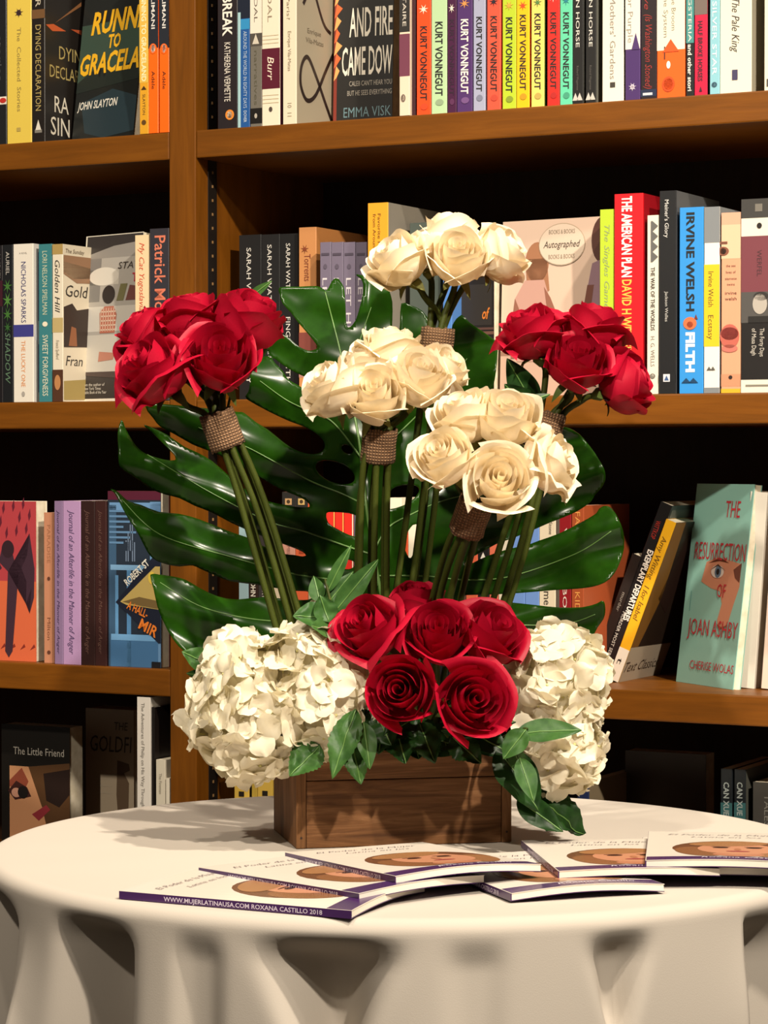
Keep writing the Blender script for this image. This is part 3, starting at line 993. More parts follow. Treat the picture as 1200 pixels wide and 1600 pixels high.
# ---- third shelf, left bay
def art_angel(poly, txt):
    poly(rect(0, 0, 1, 0.5), '#c9603c', 1)
    poly(rect(0, 0.5, 1, 1), '#a83a40', 1)
    for i in range(16):
        x = 0.05 + (i * 0.37) % 0.9
        z = 0.72 + (i * 0.113) % 0.24
        poly([(x, z), (x + 0.03, z + 0.03), (x + 0.02, z + 0.08), (x - 0.015, z + 0.04)], '#5c1a2a', 2)
    poly([(0.45, 0.70), (0.40, 0.62), (0.55, 0.56), (0.50, 0.06), (0.56, 0.02), (0.62, 0.06), (0.72, 0.54), (0.86, 0.66), (0.90, 0.80), (0.98, 0.58), (0.97, 0.40), (0.90, 0.30), (0.93, 0.46), (0.84, 0.36), (0.85, 0.50),
          (0.75, 0.60), (0.66, 0.62), (0.62, 0.68)], '#3a2430', 3)
    poly(ell(0.55, 0.70, 0.10, 0.055), '#2e1a22', 4)
    poly([(0.40, 0.62), (0.20, 0.70), (0.10, 0.82), (0.02, 0.60), (0.05, 0.40), (0.15, 0.46), (0.22, 0.42), (0.30, 0.52), (0.45, 0.58)], '#3a2430', 3)
    for i in range(6):
        x = 0.1 + i * 0.16
        poly([(x, 0.07), (x + 0.09, 0.09), (x + 0.07, 0.11)], '#7a2a20', 2)


face_book('orange and red face-out book with a dark winged figure on the third shelf',
          shelf_pt(-40, 0.02, SH3 + 0.0002), TH, 0.0, 0.093, 0.198, 0.024, '#b85040', '#e0d6c6', art=art_angel)


def scriptmauve(x0, x1, top, label, col, tcol, d=0.008):
    return (x0, x1, top, label, col, {'d': d, 'texts': [('Journal of an Afterlife in the Manner of Anger', 797, 1022, tcol, 0.3, 0.5, 0, 0.3)]})


row(SH3, 905, [
    (68.5, 84.5, 801, 'peach tan spine between the winged-figure cover and two mauve spines', '#b87e60',
     {'d': 0.014, 'texts': [('PARADISE', 820, 880, '#a06a4c', 0.3), ('Milton', 965, 1000, '#7a4a34', 0.3)], 'marks': [('o', 0.5, 904, 0.14, 3, '#5a3426'), ('o', 0.5, 1019, 0.16, 3, '#5a3426')]}),
    scriptmauve(85, 98, 783, 'narrow mauve spine with dark script, left of the wider lilac spine', '#80688a', '#3c2c4c'),
    scriptmauve(98.5, 126, 783, 'lilac spine with dark script between mauve and dark maroon spines', '#a684ac', '#4c3a60'),
    scriptmauve(126.5, 148, 783, 'very dark maroon spine with faint script, right of the lilac spine', '#2a1614', '#5c4038'),
    scriptmauve(148.5, 166, 783, 'very dark maroon spine, left of the blue face-out cover', '#331a18', '#5c4038'),
], 0.008)


def art_hall(poly, txt):
    poly(rect(0, 0, 1, 0.96), '#1d2836', 1)
    poly(rect(0, 0.95, 1, 1), '#4a1428', 2)
    poly(rect(0.03, 0.88, 1, 0.935), '#5f86ae', 2)
    poly(rect(0.80, 0.0, 1, 0.94), '#5f86ae', 2)
    poly(rect(0.02, 0.0, 0.16, 0.92), '#33506c', 2)
    poly(rect(0.05, 0.55, 0.9, 0.58), '#6f98bc', 3)
    poly(rect(0.05, 0.0, 0.95, 0.16), '#3f6a94', 3)
    poly(rect(0.06, 0.15, 0.9, 0.185), '#6a9cc8', 4)
    poly(rect(0.36, 0.0, 0.44, 0.55), '#4a7aa6', 3)
    poly(rect(0.14, 0.18, 0.20, 0.52), '#5788b4', 3)
    for i in range(7):
        poly(rect(0.03, 0.70 + i * 0.03, 0.30 + 0.12 * (i % 3), 0.712 + i * 0.03), '#54789c', 4)
    for i in range(10):
        poly(rect(0.34 + 0.04 * (i % 5), 0.60 + 0.06 * (i % 3), 0.36 + 0.04 * (i % 5), 0.66 + 0.05 * (i % 4)), '#64748a', 4)
    poly([(0.15, 0.367), (0.86, 0.63), (1.0, 0.63), (1.0, 0.14), (0.96, 0.14)], '#151b2c', 5)
    poly([(0.24, 0.370), (0.90, 0.575), (0.99, 0.575), (0.99, 0.33), (0.62, 0.345), (0.36, 0.352)], '#b8a05c', 6)
    poly([(0.28, 0.37), (0.6, 0.40), (0.95, 0.38), (0.95, 0.335), (0.62, 0.35)], '#6f5a34', 7)
    poly(ell(0.84, 0.51, 0.07, 0.035), '#d8bc4a', 8)
    txt('ROBERT ST', 0.38, 0.46, 0.55, 0.040, '#e0dccf', 0.02, 0, math.radians(40), layer=9)
    txt('A HALL-', 0.36, 0.335, 0.41, 0.045, '#e07a28', 0.02, 0, -math.radians(22), layer=9)
    txt('MIR', 0.58, 0.225, 0.36, 0.060, '#e07a28', 0.02, 0, -math.radians(25), layer=9)
    poly(rect(0.83, 0.0, 1.0, 0.035), '#12141a', 6)


face_book('blue and black face-out book with a diamond title panel beside the upright',
          shelf_pt(168.5, 0.010, SH3 + 0.0002), TH, 0.0, 0.0755, 0.2115, 0.02, '#1d2836', '#4a1a1c', art=art_hall)

# ---- third shelf, middle, seen through the leaf
row(SH3, 900, [
    (373, 388, 812, 'pale blue spine beside the upright, glimpsed between leaf lobes on the third shelf', '#88a2a8', {}),
    (388.5, 403, 820, 'dark brown spine with white capitals, second from the upright behind the leaf', '#2c1c16', {'texts': [('JOHN', 905, 932, '#d0cabc', 0.5, 0.5, 0.02)]}),
    (403.5, 424, 830, 'charcoal spine with pale marks behind the stems of the left red bunch', '#35302e', {'texts': [('ASHBERY', 895, 935, '#c0baae', 0.4)]}),
    (424.5, 440, 800, 'beige spine behind the stems of the left red bunch', '#c4b49a', {}),
    (441, 461, 769, 'dark-topped pink spine with a small gold square, left of an orange-bodied one', '#c08a78',
     {'bands': [(769, 800, '#242220')], 'texts': [('TOMBS', 842, 866, '#8a6256', 0.25)], 'marks': [('q', 0.5, 784, 0.26, 5, '#a8845a'), ('o', 0.5, 784, 0.14, 3, '#3a2c1c')]}),
    (461.5, 481, 770, 'dark-topped orange spine with a small gold square, behind the leaf', '#c85a34',
     {'bands': [(770, 800, '#242220')], 'marks': [('q', 0.5, 784, 0.26, 5, '#b09258'), ('o', 0.5, 784, 0.14, 3, '#3a2c1c'), ('q', 0.5, 862, 0.2, 3, '#9a3c20')]}),
    (482, 508, 815, 'grey-brown spine left of three scarlet spines behind the leaf', '#5a4a40', {'bands': [(918, 940, '#a8987c')]}),
    (509, 523, 790, 'scarlet spine, leftmost of three behind the leaf hole', '#cc2a20', {'group': 'scarlet spines behind the leaf', 'marks': [('q', 0.95, 860, 0.06, 90, '#e0a04a')]}),
    (523.5, 537, 790, 'scarlet spine, middle one of three behind the leaf hole', '#cc2a20', {'group': 'scarlet spines behind the leaf', 'marks': [('q', 0.95, 860, 0.06, 90, '#e0a04a')]}),
    (537.5, 552, 790, 'scarlet spine, rightmost of three behind the leaf hole', '#cc2a20', {'group': 'scarlet spines behind the leaf', 'marks': [('q', 0.95, 860, 0.06, 90, '#e0c8b0')]}),
    (552.5, 559, 795, 'thin slate grey spine right of the three scarlet spines', '#55505c', {}),
    (559.5, 574, 795, 'off-white spine right of the thin slate one, behind a stem bunch', '#cfc6b4', {'texts': [('essays', 800, 840, '#66605a', 0.4)]}),
    (575, 604, 810, 'dark green spine hidden behind the stems of the middle-left white roses', '#26302a', {}),
    (604.5, 627, 778, 'ivory spine seen through the hole right of the middle-left stems', '#ddd2bc', {}),
    (627.5, 637, 815, 'narrow orange-red spine between two stem bunches', '#c8502c', {}),
    (637.5, 658, 805, 'cream spine between two stem bunches on the third shelf', '#d8ceb8', {}),
    (659, 700, 800, 'dark navy spine behind the stems of the topmost white roses', '#22242c', {}),
    (701, 727, 808, 'brown spine behind the stems of the lower white roses', '#4a3428', {}),
    (728, 746, 820, 'coral spine with a black neighbour, right of the lower white roses stems', '#c05a3c', {}),
    (746.5, 764, 812, 'black spine with a white arrow, between coral and salmon spines', '#1a1718', {'marks': [('t', 0.5, 868, 0.25, 5, '#cfc9bf')]}),
    (764.5, 778, 818, 'salmon spine behind the right stem bunch', '#c8664c', {}),
    (779, 800, 815, 'cream spine behind the right stem bunch', '#cfc4ae', {'texts': [('novel', 880, 940, '#77705f', 0.4)]}),
    (800.5, 820, 805, 'cornflower blue spine, left of two, right of the stems', '#6a8cc8', {'group': 'cornflower blue spines'}),
    (820.5, 842, 805, 'cornflower blue spine, right of two, left of the cream one', '#6a8cc8', {'group': 'cornflower blue spines'}),
    (842.5, 868, 800, 'cream spine with dark lettering between blue and maroon spines', '#d6c8ae',
     {'texts': [('The Stone', 800, 835, '#4a4238', 0.2, 0.7), ('home', 905, 945, '#3a342c', 0.42)]}),
    (869, 873, 802, 'thin grey-brown spine left of the maroon one', '#5a5048', {}),
    (873.5, 892, 798, 'maroon spine with white capitals, left of the rust brown book', '#86191f', {'texts': [('WHERE BO', 825, 950, '#d8cabc', 0.34)]}),
    (893, 912, 790, 'rust brown book with orange script on its cover, right of the maroon spine', '#9c4a28',
     {'front': '#9c4a28', 'texts': [('FAMILY WITH KID', 800, 955, '#d8924a', 0.4)]}),
], 0.02)


def lean_book(label, px_b, d, beta, t, h, dep, col, front, texts, bands, ybase, art=None, marks=()):
    """book leaning to the right; px_b is the picture column of its lower right spine corner"""
    u = PS(px_b, 1068, d)[0]
    root_loc = SW(u - t * math.cos(beta), d, SH3 + t * math.sin(beta) + 0.0002)
    rot = (Matrix.Rotation(-TH, 4, 'Z') @ Matrix.Rotation(beta, 4, 'Y')).to_euler()
    return book(label, root_loc, rot, t, h, dep, col, lambda y: h * (1 - y), front, None, texts, bands, marks, False, None, art)


def art_isabel(root, x, dep, h):
    flat(root, [(x, .001, .0), (x, dep, .0), (x, dep, .040), (x, .001, .042)], '#a89a86')
    flat(root, [(x, .001, .042), (x, .022, .042), (x, .040, .10), (x, .030, h), (x, .001, h)], '#7a5220')
    flat(root, [(x, .030, .10), (x, .07, .08), (x, .09, .14), (x, .05, .17)], '#2a1a14')
    ctext(root, x + .0002, 'Text Classics', .004, .012, .10, .012, '#3a2a1e', 0, .3)


def art_exempl(root, x, dep, h):
    flat(root, [(x, .004, h - .03), (x, .06, h - .03), (x, .06, h - .005), (x, .004, h - .005)], '#55564f')


B1 = math.radians(21)
lean_book('slim black book leaning right, lowest of three leaning spines beside the right hydrangea', 934.5, 0.086, B1, 0.0135, 0.150, 0.12,
          '#1d1917', None, [('murder', 0.30, 0.45, '#8a847a', 0.3)], [], 0)
lean_book('black book leaning right with bold white capitals, behind the yellow leaning spine', 950.5, 0.086, B1, 0.0145, 0.212, 0.125, '#161617', '#2b2b29',
          [('EXEMPLARY DEPARTURES', 0.26, 0.66, '#e2ddd2', 0.46, 0.62, 0.03), ('MURDER MOST SERENE', 0.62, 0.92, '#c9c4b8', 0.26, 0.30), ('WITTKOP', 0.10, 0.20, '#a02a20', 0.4, 0.4)], [], 0, art_exempl)
lean_book('yellow leaning spine with a white foot, right of the black leaning spine', 965.5, 0.082, B1, 0.0125, 0.192, 0.125, '#d9a21c', '#2c2018',
          [('Amy Witting   I for Isabel', 0.10, 0.62, '#6a4a10', 0.5, 0.5, 0, 0.2), ('t', 0.86, 0.90, '#2a241e', 0.5)], [(0.80, 1.0, '#d8d0bf')], 0, art_isabel)


def art_resurrection(poly, txt):
    def up(pts):
        return [(a, b + 0.05) for a, b in pts]
    txt('THE', 0.56, 0.835, 0.25, 0.082, '#b8303a', 0.0)
    txt('RESURRECTION', 0.10, 0.622, 0.88, 0.086, '#b8303a', 0.0)
    poly(up([(0.26, 0.46), (0.32, 0.56), (0.50, 0.585), (0.70, 0.575), (0.92, 0.56), (0.93, 0.45), (0.86, 0.36), (0.80, 0.27), (0.72, 0.235), (0.63, 0.245), (0.61, 0.28), (0.66, 0.36), (0.60, 0.42), (0.45, 0.43)]), '#c98a6c', 1)
    poly(up([(0.36, 0.555), (0.55, 0.585), (0.72, 0.56), (0.55, 0.568)]), '#5a3020', 2)
    poly(up([(0.80, 0.53), (0.93, 0.565), (0.92, 0.47), (0.84, 0.49)]), '#6a4034', 2)
    poly(up(ell(0.53, 0.515, 0.11, 0.032)), '#d9cdc2', 3)
    poly(up(ell(0.54, 0.515, 0.055, 0.030)), '#5f7488', 4)
    poly(up(ell(0.54, 0.515, 0.028, 0.015)), '#14181c', 5)
    poly(up([(0.40, 0.52), (0.53, 0.552), (0.68, 0.52), (0.53, 0.545)]), '#3a2018', 5)
    poly(up([(0.60, 0.26), (0.70, 0.245), (0.80, 0.26), (0.74, 0.24), (0.66, 0.235)]), '#8a4a38', 3)
    txt('OF', 0.56, 0.44, 0.15, 0.066, '#b8303a', 0.0)
    txt('JOAN ASHBY', 0.12, 0.245, 0.86, 0.08, '#b8303a', 0.0)
    txt('CHERISE WOLAS', 0.22, 0.075, 0.76, 0.042, '#b8303a', 0.0)
    poly([(0.10, 0.36), (0.115, 0.36), (0.115, 0.46), (0.10, 0.46)], '#6aa39c', 1)


face_book('mint green book with red capitals and a face fragment on its cover',
          shelf_pt(1057, 0.124, SH3 + 0.0002), math.radians(65), math.radians(7), 0.117, 0.224, 0.010, '#8dc0b2', '#7fb0a4', art=art_resurrection)

lean_book('white paperback leaning slightly, just right of the mint green cover', 1178, 0.076, math.radians(4), 0.0195, 0.214, 0.13, '#d2cbbd', '#d2cbbd', [], [], 0)
lean_book('pinkish white book leaning slightly, cut by right edge of photo on the third shelf', 1222, 0.070, math.radians(4), 0.024, 0.222, 0.13, '#d8c4b4', None, [], [], 0)


# ---- lowest shelf in view
def art_friend(poly, txt):
    poly(rect(0.12, 0.0, 1, 0.72), '#c08a62', 1)
    poly([(0.55, 0.0), (0.70, 0.25), (0.60, 0.45), (0.40, 0.72), (1, 0.76), (1, 0.0)], '#54381f', 2)
    poly([(0.66, 0.5), (0.85, 0.46), (1, 0.55), (1, 0.72), (0.62, 0.68)], '#231510', 3)
    poly([(0.12, 0.62), (0.30, 0.71), (0.40, 0.62), (0.34, 0.56), (0.12, 0.58)], '#8a4430', 2)
    poly([(0.10, 0.55), (0.22, 0.62), (0.38, 0.58), (0.44, 0.52), (0.2, 0.49)], '#3c1c18', 3)
    poly(ell(0.32, 0.545, 0.075, 0.042), '#15100e', 5)
    poly(ell(0.22, 0.54, 0.07, 0.032), '#c9947c', 4)
    poly([(0.45, 0.40), (0.66, 0.47), (0.72, 0.44), (0.55, 0.36)], '#8a2c34', 3)
    txt('The Little Friend', 0.18, 0.80, 0.74, 0.05, '#b0aa9f', 0.0)


face_book('black face-out book with part of a face below its title, lower left',
          shelf_pt(1, 0.085, SH4 + 0.0002), TH, 0.0, 0.105, 0.188, 0.03, '#15120f', art=art_friend)


def art_gold(poly, txt):
    txt('THE', 0.60, 0.87, 0.28, 0.05, '#3c342a', 0, 0.1)
    txt('GOLDFI', 0.10, 0.73, 0.86, 0.10, '#3c342a', 0, 0.1)
    for i in range(4):
        poly(rect(0.22, 0.60 - i * 0.045, 0.52, 0.605 - i * 0.045), '#a59884', 2)
    poly([(0.66, 0.68), (0.90, 0.66), (0.92, 0.62), (0.80, 0.60), (0.90, 0.54), (0.88, 0.30), (0.68, 0.30), (0.64, 0.46)], '#5c4a38', 2)


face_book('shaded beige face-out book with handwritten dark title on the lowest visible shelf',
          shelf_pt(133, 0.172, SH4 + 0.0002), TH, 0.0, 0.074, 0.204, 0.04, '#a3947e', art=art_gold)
row(SH4, 1180, [
    (214, 235, 1089, 'slim white spine with grey lettering on lowest visible shelf, left of dark cover', '#ddd6cb',
     {'d': 0.002, 'dep': 0.16, 'texts': [('The Adventures of Philip on His Way Through the World', 1098, 1300, '#7a746c', 0.24, 0.45)]}),
    (237, 241.5, 1105, 'black book between the slim white spine and the small cream spine', '#17120f', {'d': 0.004, 'front': '#1c1512'}),
    (243.5, 258, 1187, 'small cream spine by the upright on the lowest visible shelf, left of smaller one', '#cfc6b2',
     {'d': 0.002, 'texts': [('The Fireman', 1208, 1240, '#8a8272', 0.3)]}),
    (259, 264.5, 1216, 'shortest cream spine touching the upright on the lowest visible shelf', '#d6cdba', {'d': 0.001}),
], 0.004)
row(SH4, 1235, [
    (366, 389, 1185, 'yellow spine with a black square mark, left of two behind the left hydrangea', '#c2a044',
     {'group': 'yellow spines with a black mark', 'd': 0.02, 'front': '#3a2c18', 'marks': [('q', 0.5, 1240, 0.18, 4, '#1c150e')]}),
    (393, 402, 1190, 'narrow olive yellow spine between the two yellow spines with black marks', '#a88c38', {'d': 0.02}),
    (402.5, 426, 1190, 'yellow spine with a black square mark, right of two behind the left hydrangea', '#c2a044',
     {'group': 'yellow spines with a black mark', 'd': 0.02, 'marks': [('q', 0.5, 1239, 0.18, 4, '#1c150e')]}),
    (902, 920, 1222, 'blue spine with a beige edge below the right hydrangea', '#28345c', {'d': 0.05, 'front': '#8a7a60'}),
    (1126, 1144, 1201, 'navy and teal spine with white capitals, left of an identical pair at lower right', '#1c2226',
     {'d': 0.05, 'group': 'navy and teal spines', 'bands': [(1254, 1330, '#3c6a6c')], 'texts': [('CAN XUE', 1222, 1274, '#aeb8b4', 0.46, 0.5, 0.02)]}),
    (1147, 1165, 1202, 'navy and teal spine with white capitals, right of an identical pair at lower right', '#1c2226',
     {'d': 0.05, 'front': '#5a5a52', 'group': 'navy and teal spines', 'bands': [(1254, 1330, '#3c6a6c')], 'texts': [('CAN XUE', 1222, 1274, '#aeb8b4', 0.46, 0.5, 0.02)]}),
    (1176, 1222, 1222, 'dark grey spine cut by right edge of photo on the lowest visible shelf', '#4a4844', {'d': 0.05, 'texts': [('TALES', 1240, 1290, '#8a8880', 0.2, 0.5)]}),
], 0.05)


def art_dim(poly, txt):
    poly([(0.1, 0.3), (0.4, 0.6), (0.9, 0.4), (1, 0), (0, 0)], '#3a2418', 1)
    poly([(0.65, 0.30), (0.8, 0.42), (1.0, 0.40), (1, 0.2)], '#a87a44', 2)


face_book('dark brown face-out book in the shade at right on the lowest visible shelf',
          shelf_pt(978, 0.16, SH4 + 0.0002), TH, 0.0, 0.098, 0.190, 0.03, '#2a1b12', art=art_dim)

# ------------------------------------------------------------------ table and cloth
TCX, TCY, TR = 0.022, 2.424, 0.398
tb = empty('round_table', 'tall round table hidden under the ivory tablecloth', 'table', (TCX, TCY, 0))


def disc(name, r, z0, z1, mat, parent, n=64):
    return link(name, prism(name, [(r * math.cos(2 * math.pi * i / n), r * math.sin(2 * math.pi * i / n)) for i in range(n)], z0, z1),
                mat, parent)


DARK = M('#1d1a18', 0.5)
disc('tabletop', TR - 0.013, TABLE_Z - 0.020, TABLE_Z - 0.0022, M('#6a4a2c', 0.6), tb)
disc('pedestal', 0.035, 0.030, TABLE_Z - 0.0205, DARK, tb, 24)
disc('base', 0.24, 0.0, 0.0295, DARK, tb)


def sstep(a, b, x):
    t = min(1, max(0, (x - a) / (b - a)))
    return t * t * (3 - 2 * t)


# (angle from the front, half width, inward depth, where it fades out, half-width at the foot)
HOLLOWS = [(-0.735, 0.090, 0.050, 1.2, 0.75), (-0.170, 0.125, 0.046, 0.15, 0.05), (0.440, 0.070, 0.020, 0.11, 0.1),
           (-1.25, 0.16, 0.035, 0.7, 1.0), (1.45, 0.15, 0.04, 0.6, 1.0),
           (0.13, 0.06, 0.006, 0.2, 0.6), (-0.45, 0.05, 0.008, 0.25, 0.8),
           (2.0, 0.14, 0.04, 0.6, 1.0), (2.6, 0.15, 0.045, 0.7, 1.0), (-1.9, 0.14, 0.04, 0.6, 1.0), (-2.6, 0.15, 0.04, 0.7, 1.0)]


def cloth_off(phi, s):
    r = 0.014 * sstep(0, 0.5, s) * (math.sin(7 * phi + 0.4) + 0.5 * math.sin(11 * phi + 1.0))
    r += (0.05 if abs(phi) < 1.6 else 0.0) * sstep(0.0, 0.9, s) * sstep(1.6, 1.2, abs(phi))
    for p, w, h, fade, foot in HOLLOWS:
        d = phi - p
        ww = w * (1 + (foot - 1) * min(1, s / fade))
        g = math.exp(-(abs(d) / ww) ** 3.0)
        r -= h * g * sstep(0.0, 0.030, s) * (1 - sstep(0.6 * fade, 1.05 * fade, s)) * (1 + 3.5 * s)
    # the pressed crease right of the middle, the cloth behind it set back; the pinched corner at the left
    r -= 0.055 * sstep(0.775, 0.80, phi) * (1 - sstep(0.84, 1.05, phi)) * sstep(0.0, 0.05, s)
    d = phi - 0.775
    r += 0.008 * math.exp(-abs(d) / 0.08) * sstep(0.0, 0.10, s)
    d = phi + 0.98
    r += 0.026 * math.exp(-abs(d) / 0.09) * sstep(0.02, 0.15, s)
    return r


NPH = 720
prof = [(0.0, 0.0)] + [(TR * q, 0.0) for q in (0.2, 0.4, 0.6, 0.75, 0.86, 0.93, 0.955)]
rc = 0.012
prof += [(TR - rc + rc * math.sin(a), -rc * (1 - math.cos(a))) for a in [math.pi / 2 * k / 6 for k in range(7)]]
drops = [0.004, 0.009, 0.015, 0.021, 0.027, 0.033, 0.04, 0.048, 0.057, 0.067, 0.078, 0.09, 0.103, 0.117, 0.132, 0.15, 0.17, 0.195,
         0.23, 0.28, 0.34, 0.42, 0.52, 0.63, 0.75, 0.88, 1.0]
V = [(0, 0, 0)]
Fs = []
rings = [('t', q) for q in prof[1:]] + [('d', s) for s in drops]
for kind, q in rings:
    for i in range(NPH):
        ph = -math.pi + 2 * math.pi * i / NPH
        if kind == 't':
            r, z = q
        else:
            r, z = TR + cloth_off(ph, q), -rc - q
        z += 0.0006 * noise.noise(Vector((math.sin(ph) * r * 14, math.cos(ph) * r * 14, 3))) if kind == 't' and 0 < r < TR * 0.94 else 0
        V.append((r * math.sin(ph), -r * math.cos(ph), z))
for i in range(NPH):
    Fs.append((0, 1 + (i + 1) % NPH, 1 + i))
for k in range(len(rings) - 1):
    for i in range(NPH):
        a = 1 + k * NPH + i
        b = 1 + k * NPH + (i + 1) % NPH
        Fs.append((a, b, b + NPH, a + NPH))
cl = link('tablecloth', mesh('tablecloth', V, Fs), CLOTH, None, (TCX, TCY, TABLE_Z), smooth=True)
tag(cl, 'ivory floor-length tablecloth draped in soft folds over the round table', 'tablecloth')

# ------------------------------------------------------------------ booklets on the table
BT = 0.0066
BW = 0.140
PURPLE = '#46295a'


def booklet(label, p0, z0, p1, z1, bow=0.003, length=0.216, lift=0.0):
    """p0 / p1: picture points of the cover's spine edge at its head and foot; z0 / z1 their heights above the cloth"""
    a = PZ(p0[0], p0[1], TABLE_Z + z0)
    b = PZ(p1[0], p1[1], TABLE_Z + z1)
    x = (b - a).normalized()
    a = b - x * length
    y = Vector((0, 0, 1)).cross(x).normalized()
    z = x.cross(y)
    root = empty('booklet', label, 'booklet', a, 'purple-spined booklets on the table')
    root.rotation_euler = Matrix((x, y, z)).transposed().to_euler()
    L, Wd = length, BW

    def slab(name, x0, x1, y0, y1, z0_, z1_, mat, nx=6, ny=12):
        V, Fs = [], []
        for zz_ in (z0_, z1_):
            for j in range(ny + 1):
                for i in range(nx + 1):
                    V.append((x0 + (x1 - x0) * i / nx, y0 + (y1 - y0) * j / ny, zz_))
        n1 = (nx + 1) * (ny + 1)

        def ix(k, i, j):
            return k * n1 + j * (nx + 1) + i
        for j in range(ny):
            for i in range(nx):
                Fs.append((ix(0, i, j), ix(0, i, j + 1), ix(0, i + 1, j + 1), ix(0, i + 1, j)))
                Fs.append((ix(1, i, j), ix(1, i + 1, j), ix(1, i + 1, j + 1), ix(1, i, j + 1)))
        for i in range(nx):
            Fs.append((ix(0, i, 0), ix(0, i + 1, 0), ix(1, i + 1, 0), ix(1, i, 0)))
            Fs.append((ix(0, i + 1, ny), ix(0, i, ny), ix(1, i, ny), ix(1, i + 1, ny)))
        for j in range(ny):
            Fs.append((ix(0, 0, j + 1), ix(0, 0, j), ix(1, 0, j), ix(1, 0, j + 1)))
            Fs.append((ix(0, nx, j), ix(0, nx, j + 1), ix(1, nx, j + 1), ix(1, nx, j)))
        return link(name, mesh(name, V, Fs), mat, root)

    cov = M('#e4dbcd', 0.22)
    pur = M(PURPLE, 0.25)
    slab('spine', 0, L, 0, 0.0009, -BT, -0.0001, pur, 6, 1)
    slab('page_block', 0.0005, L - 0.0004, 0.0011, Wd - 0.0006, -BT + 0.0006, -0.0006, PAGES_W)
    slab('back_cover', 0, L, 0.0009, Wd, -BT, -BT + 0.0005, pur)
    slab('front_cover', 0, L, 0.0002, Wd, -0.0005, 0.0, cov)
    ps_ = slab('cover_band', L * 0.895, L - 0.0005, 0.001, Wd - 0.001, 0.0001, 0.0002, pur, 2, 12)

    def patch(name, cx, cy, rx, ry, zl, colr, rot=0.0):
        V, Fs = [(cx, cy, zl)], []
        R_, S_ = 5, 28
        for k in range(1, R_ + 1):
            for i in range(S_):
                g = 2 * math.pi * i / S_
                u, v = rx * k / R_ * math.cos(g), ry * k / R_ * math.sin(g)
                V.append((cx + u * math.cos(rot) - v * math.sin(rot), cy + u * math.sin(rot) + v * math.cos(rot), zl))
        for i in range(S_):
            Fs.append((0, 1 + i, 1 + (i + 1) % S_))
        for k in range(R_ - 1):
            for i in range(S_):
                p, q = 1 + k * S_ + i, 1 + k * S_ + (i + 1) % S_
                Fs.append((p, p + S_, q + S_, q))
        return link(name, mesh(name, V, Fs), M(colr, 0.25), root)

    # portrait of a woman with long light-brown hair; head end is towards the title
    patch('portrait_hair', L * 0.60, Wd * 0.56, L * 0.27, Wd * 0.40, 0.00015, '#6d4630', 0.1)
    patch('portrait_hair', L * 0.72, Wd * 0.34, L * 0.17, Wd * 0.15, 0.00022, '#8a5c3c', 0.3)
    patch('portrait_hair', L * 0.72, Wd * 0.80, L * 0.17, Wd * 0.13, 0.00022, '#9a6c48', -0.3)
    patch('portrait_face', L * 0.62, Wd * 0.57, L * 0.19, Wd * 0.25, 0.0003, '#c98d6c', 0.05)
    patch('portrait_hair', L * 0.44, Wd * 0.52, L * 0.085, Wd * 0.26, 0.0004, '#a3744c', 0.25)
    patch('portrait_neck', L * 0.82, Wd * 0.57, L * 0.07, Wd * 0.16, 0.00028, '#bd7f60')
    for s in (-1, 1):
        patch('portrait_eye', L * 0.585, Wd * (0.57 + 0.105 * s), L * 0.018, Wd * 0.05, 0.0005, '#3a221c')
        patch('portrait_brow', L * 0.555, Wd * (0.57 + 0.105 * s), L * 0.007, Wd * 0.065, 0.0005, '#5a3626')
    patch('portrait_nose', L * 0.645, Wd * 0.57, L * 0.04, Wd * 0.022, 0.0005, '#b37555')
    patch('portrait_mouth', L * 0.715, Wd * 0.57, L * 0.016, Wd * 0.075, 0.0005, '#a23c44')
    ds = text(root, 'El Poder de la Mujer', (L * 0.135, Wd * 0.13, 0.0006), (0, 1, 0), (-1, 0, 0), Wd * 0.72, L * 0.034, '#6a5c62', -0.008, 0.35)
    ds = text(root, 'Latina en los', (L * 0.215, Wd * 0.28, 0.0006), (0, 1, 0), (-1, 0, 0), Wd * 0.46, L * 0.030, '#6a5c62', -0.008, 0.35)
    text(root, 'Roxana Castillo', (L * 0.955, Wd * 0.34, 0.0006), (0, 1, 0), (-1, 0, 0), Wd * 0.5, L * 0.03, '#d8cfd8', 0.0, 0.2)
    text(root, 'WWW.MUJERLATINAUSA.COM ROXANA CASTILLO 2018', (L * 0.20, -0.0003, -BT * 0.80), (1, 0, 0), (0, 0, 1), L * 0.68, BT * 0.55, '#d5c8dc', 0.012)
    for ch in root.children:
        for v in ch.data.vertices:
            k = max(0, v.co.x / L) ** 2
            v.co.z += bow * k * math.sin(math.pi * min(1, max(0, v.co.y / Wd)))
    return root


PAGES_W = M('#e2dacb', 0.8)
booklet('white booklet with a purple spine at front left, lowest of the fanned trio', (186, 1392), 0.0072, (549, 1423), 0.0072, 0.004)
booklet('white booklet with a purple spine, middle one of the fanned trio at left', (283, 1351), 0.0090, (560, 1396), 0.0145, 0.003)
booklet('white booklet with a purple spine, top of the fanned trio, in front of the crate', (436, 1330), 0.0120, (617, 1369), 0.0225, 0.004)
booklet('white booklet with its purple-banded foot showing, under the booklet right of the crate', (668, 1344), 0.0072, (798, 1396), 0.0085, 0.004)
booklet('white booklet lying askew right of the crate, head end under the drooping dark leaf', (809, 1309), 0.0105, (872, 1361), 0.0170, 0.002)
booklet('white booklet mostly covered, second from top of the pile at right edge of table', (1004, 1312), 0.0100, (1002, 1355), 0.0150, 0.001)
booklet('white booklet on top of the pile at right edge of the table', (1013, 1304), 0.0185, (1008, 1344), 0.0240, 0.002)

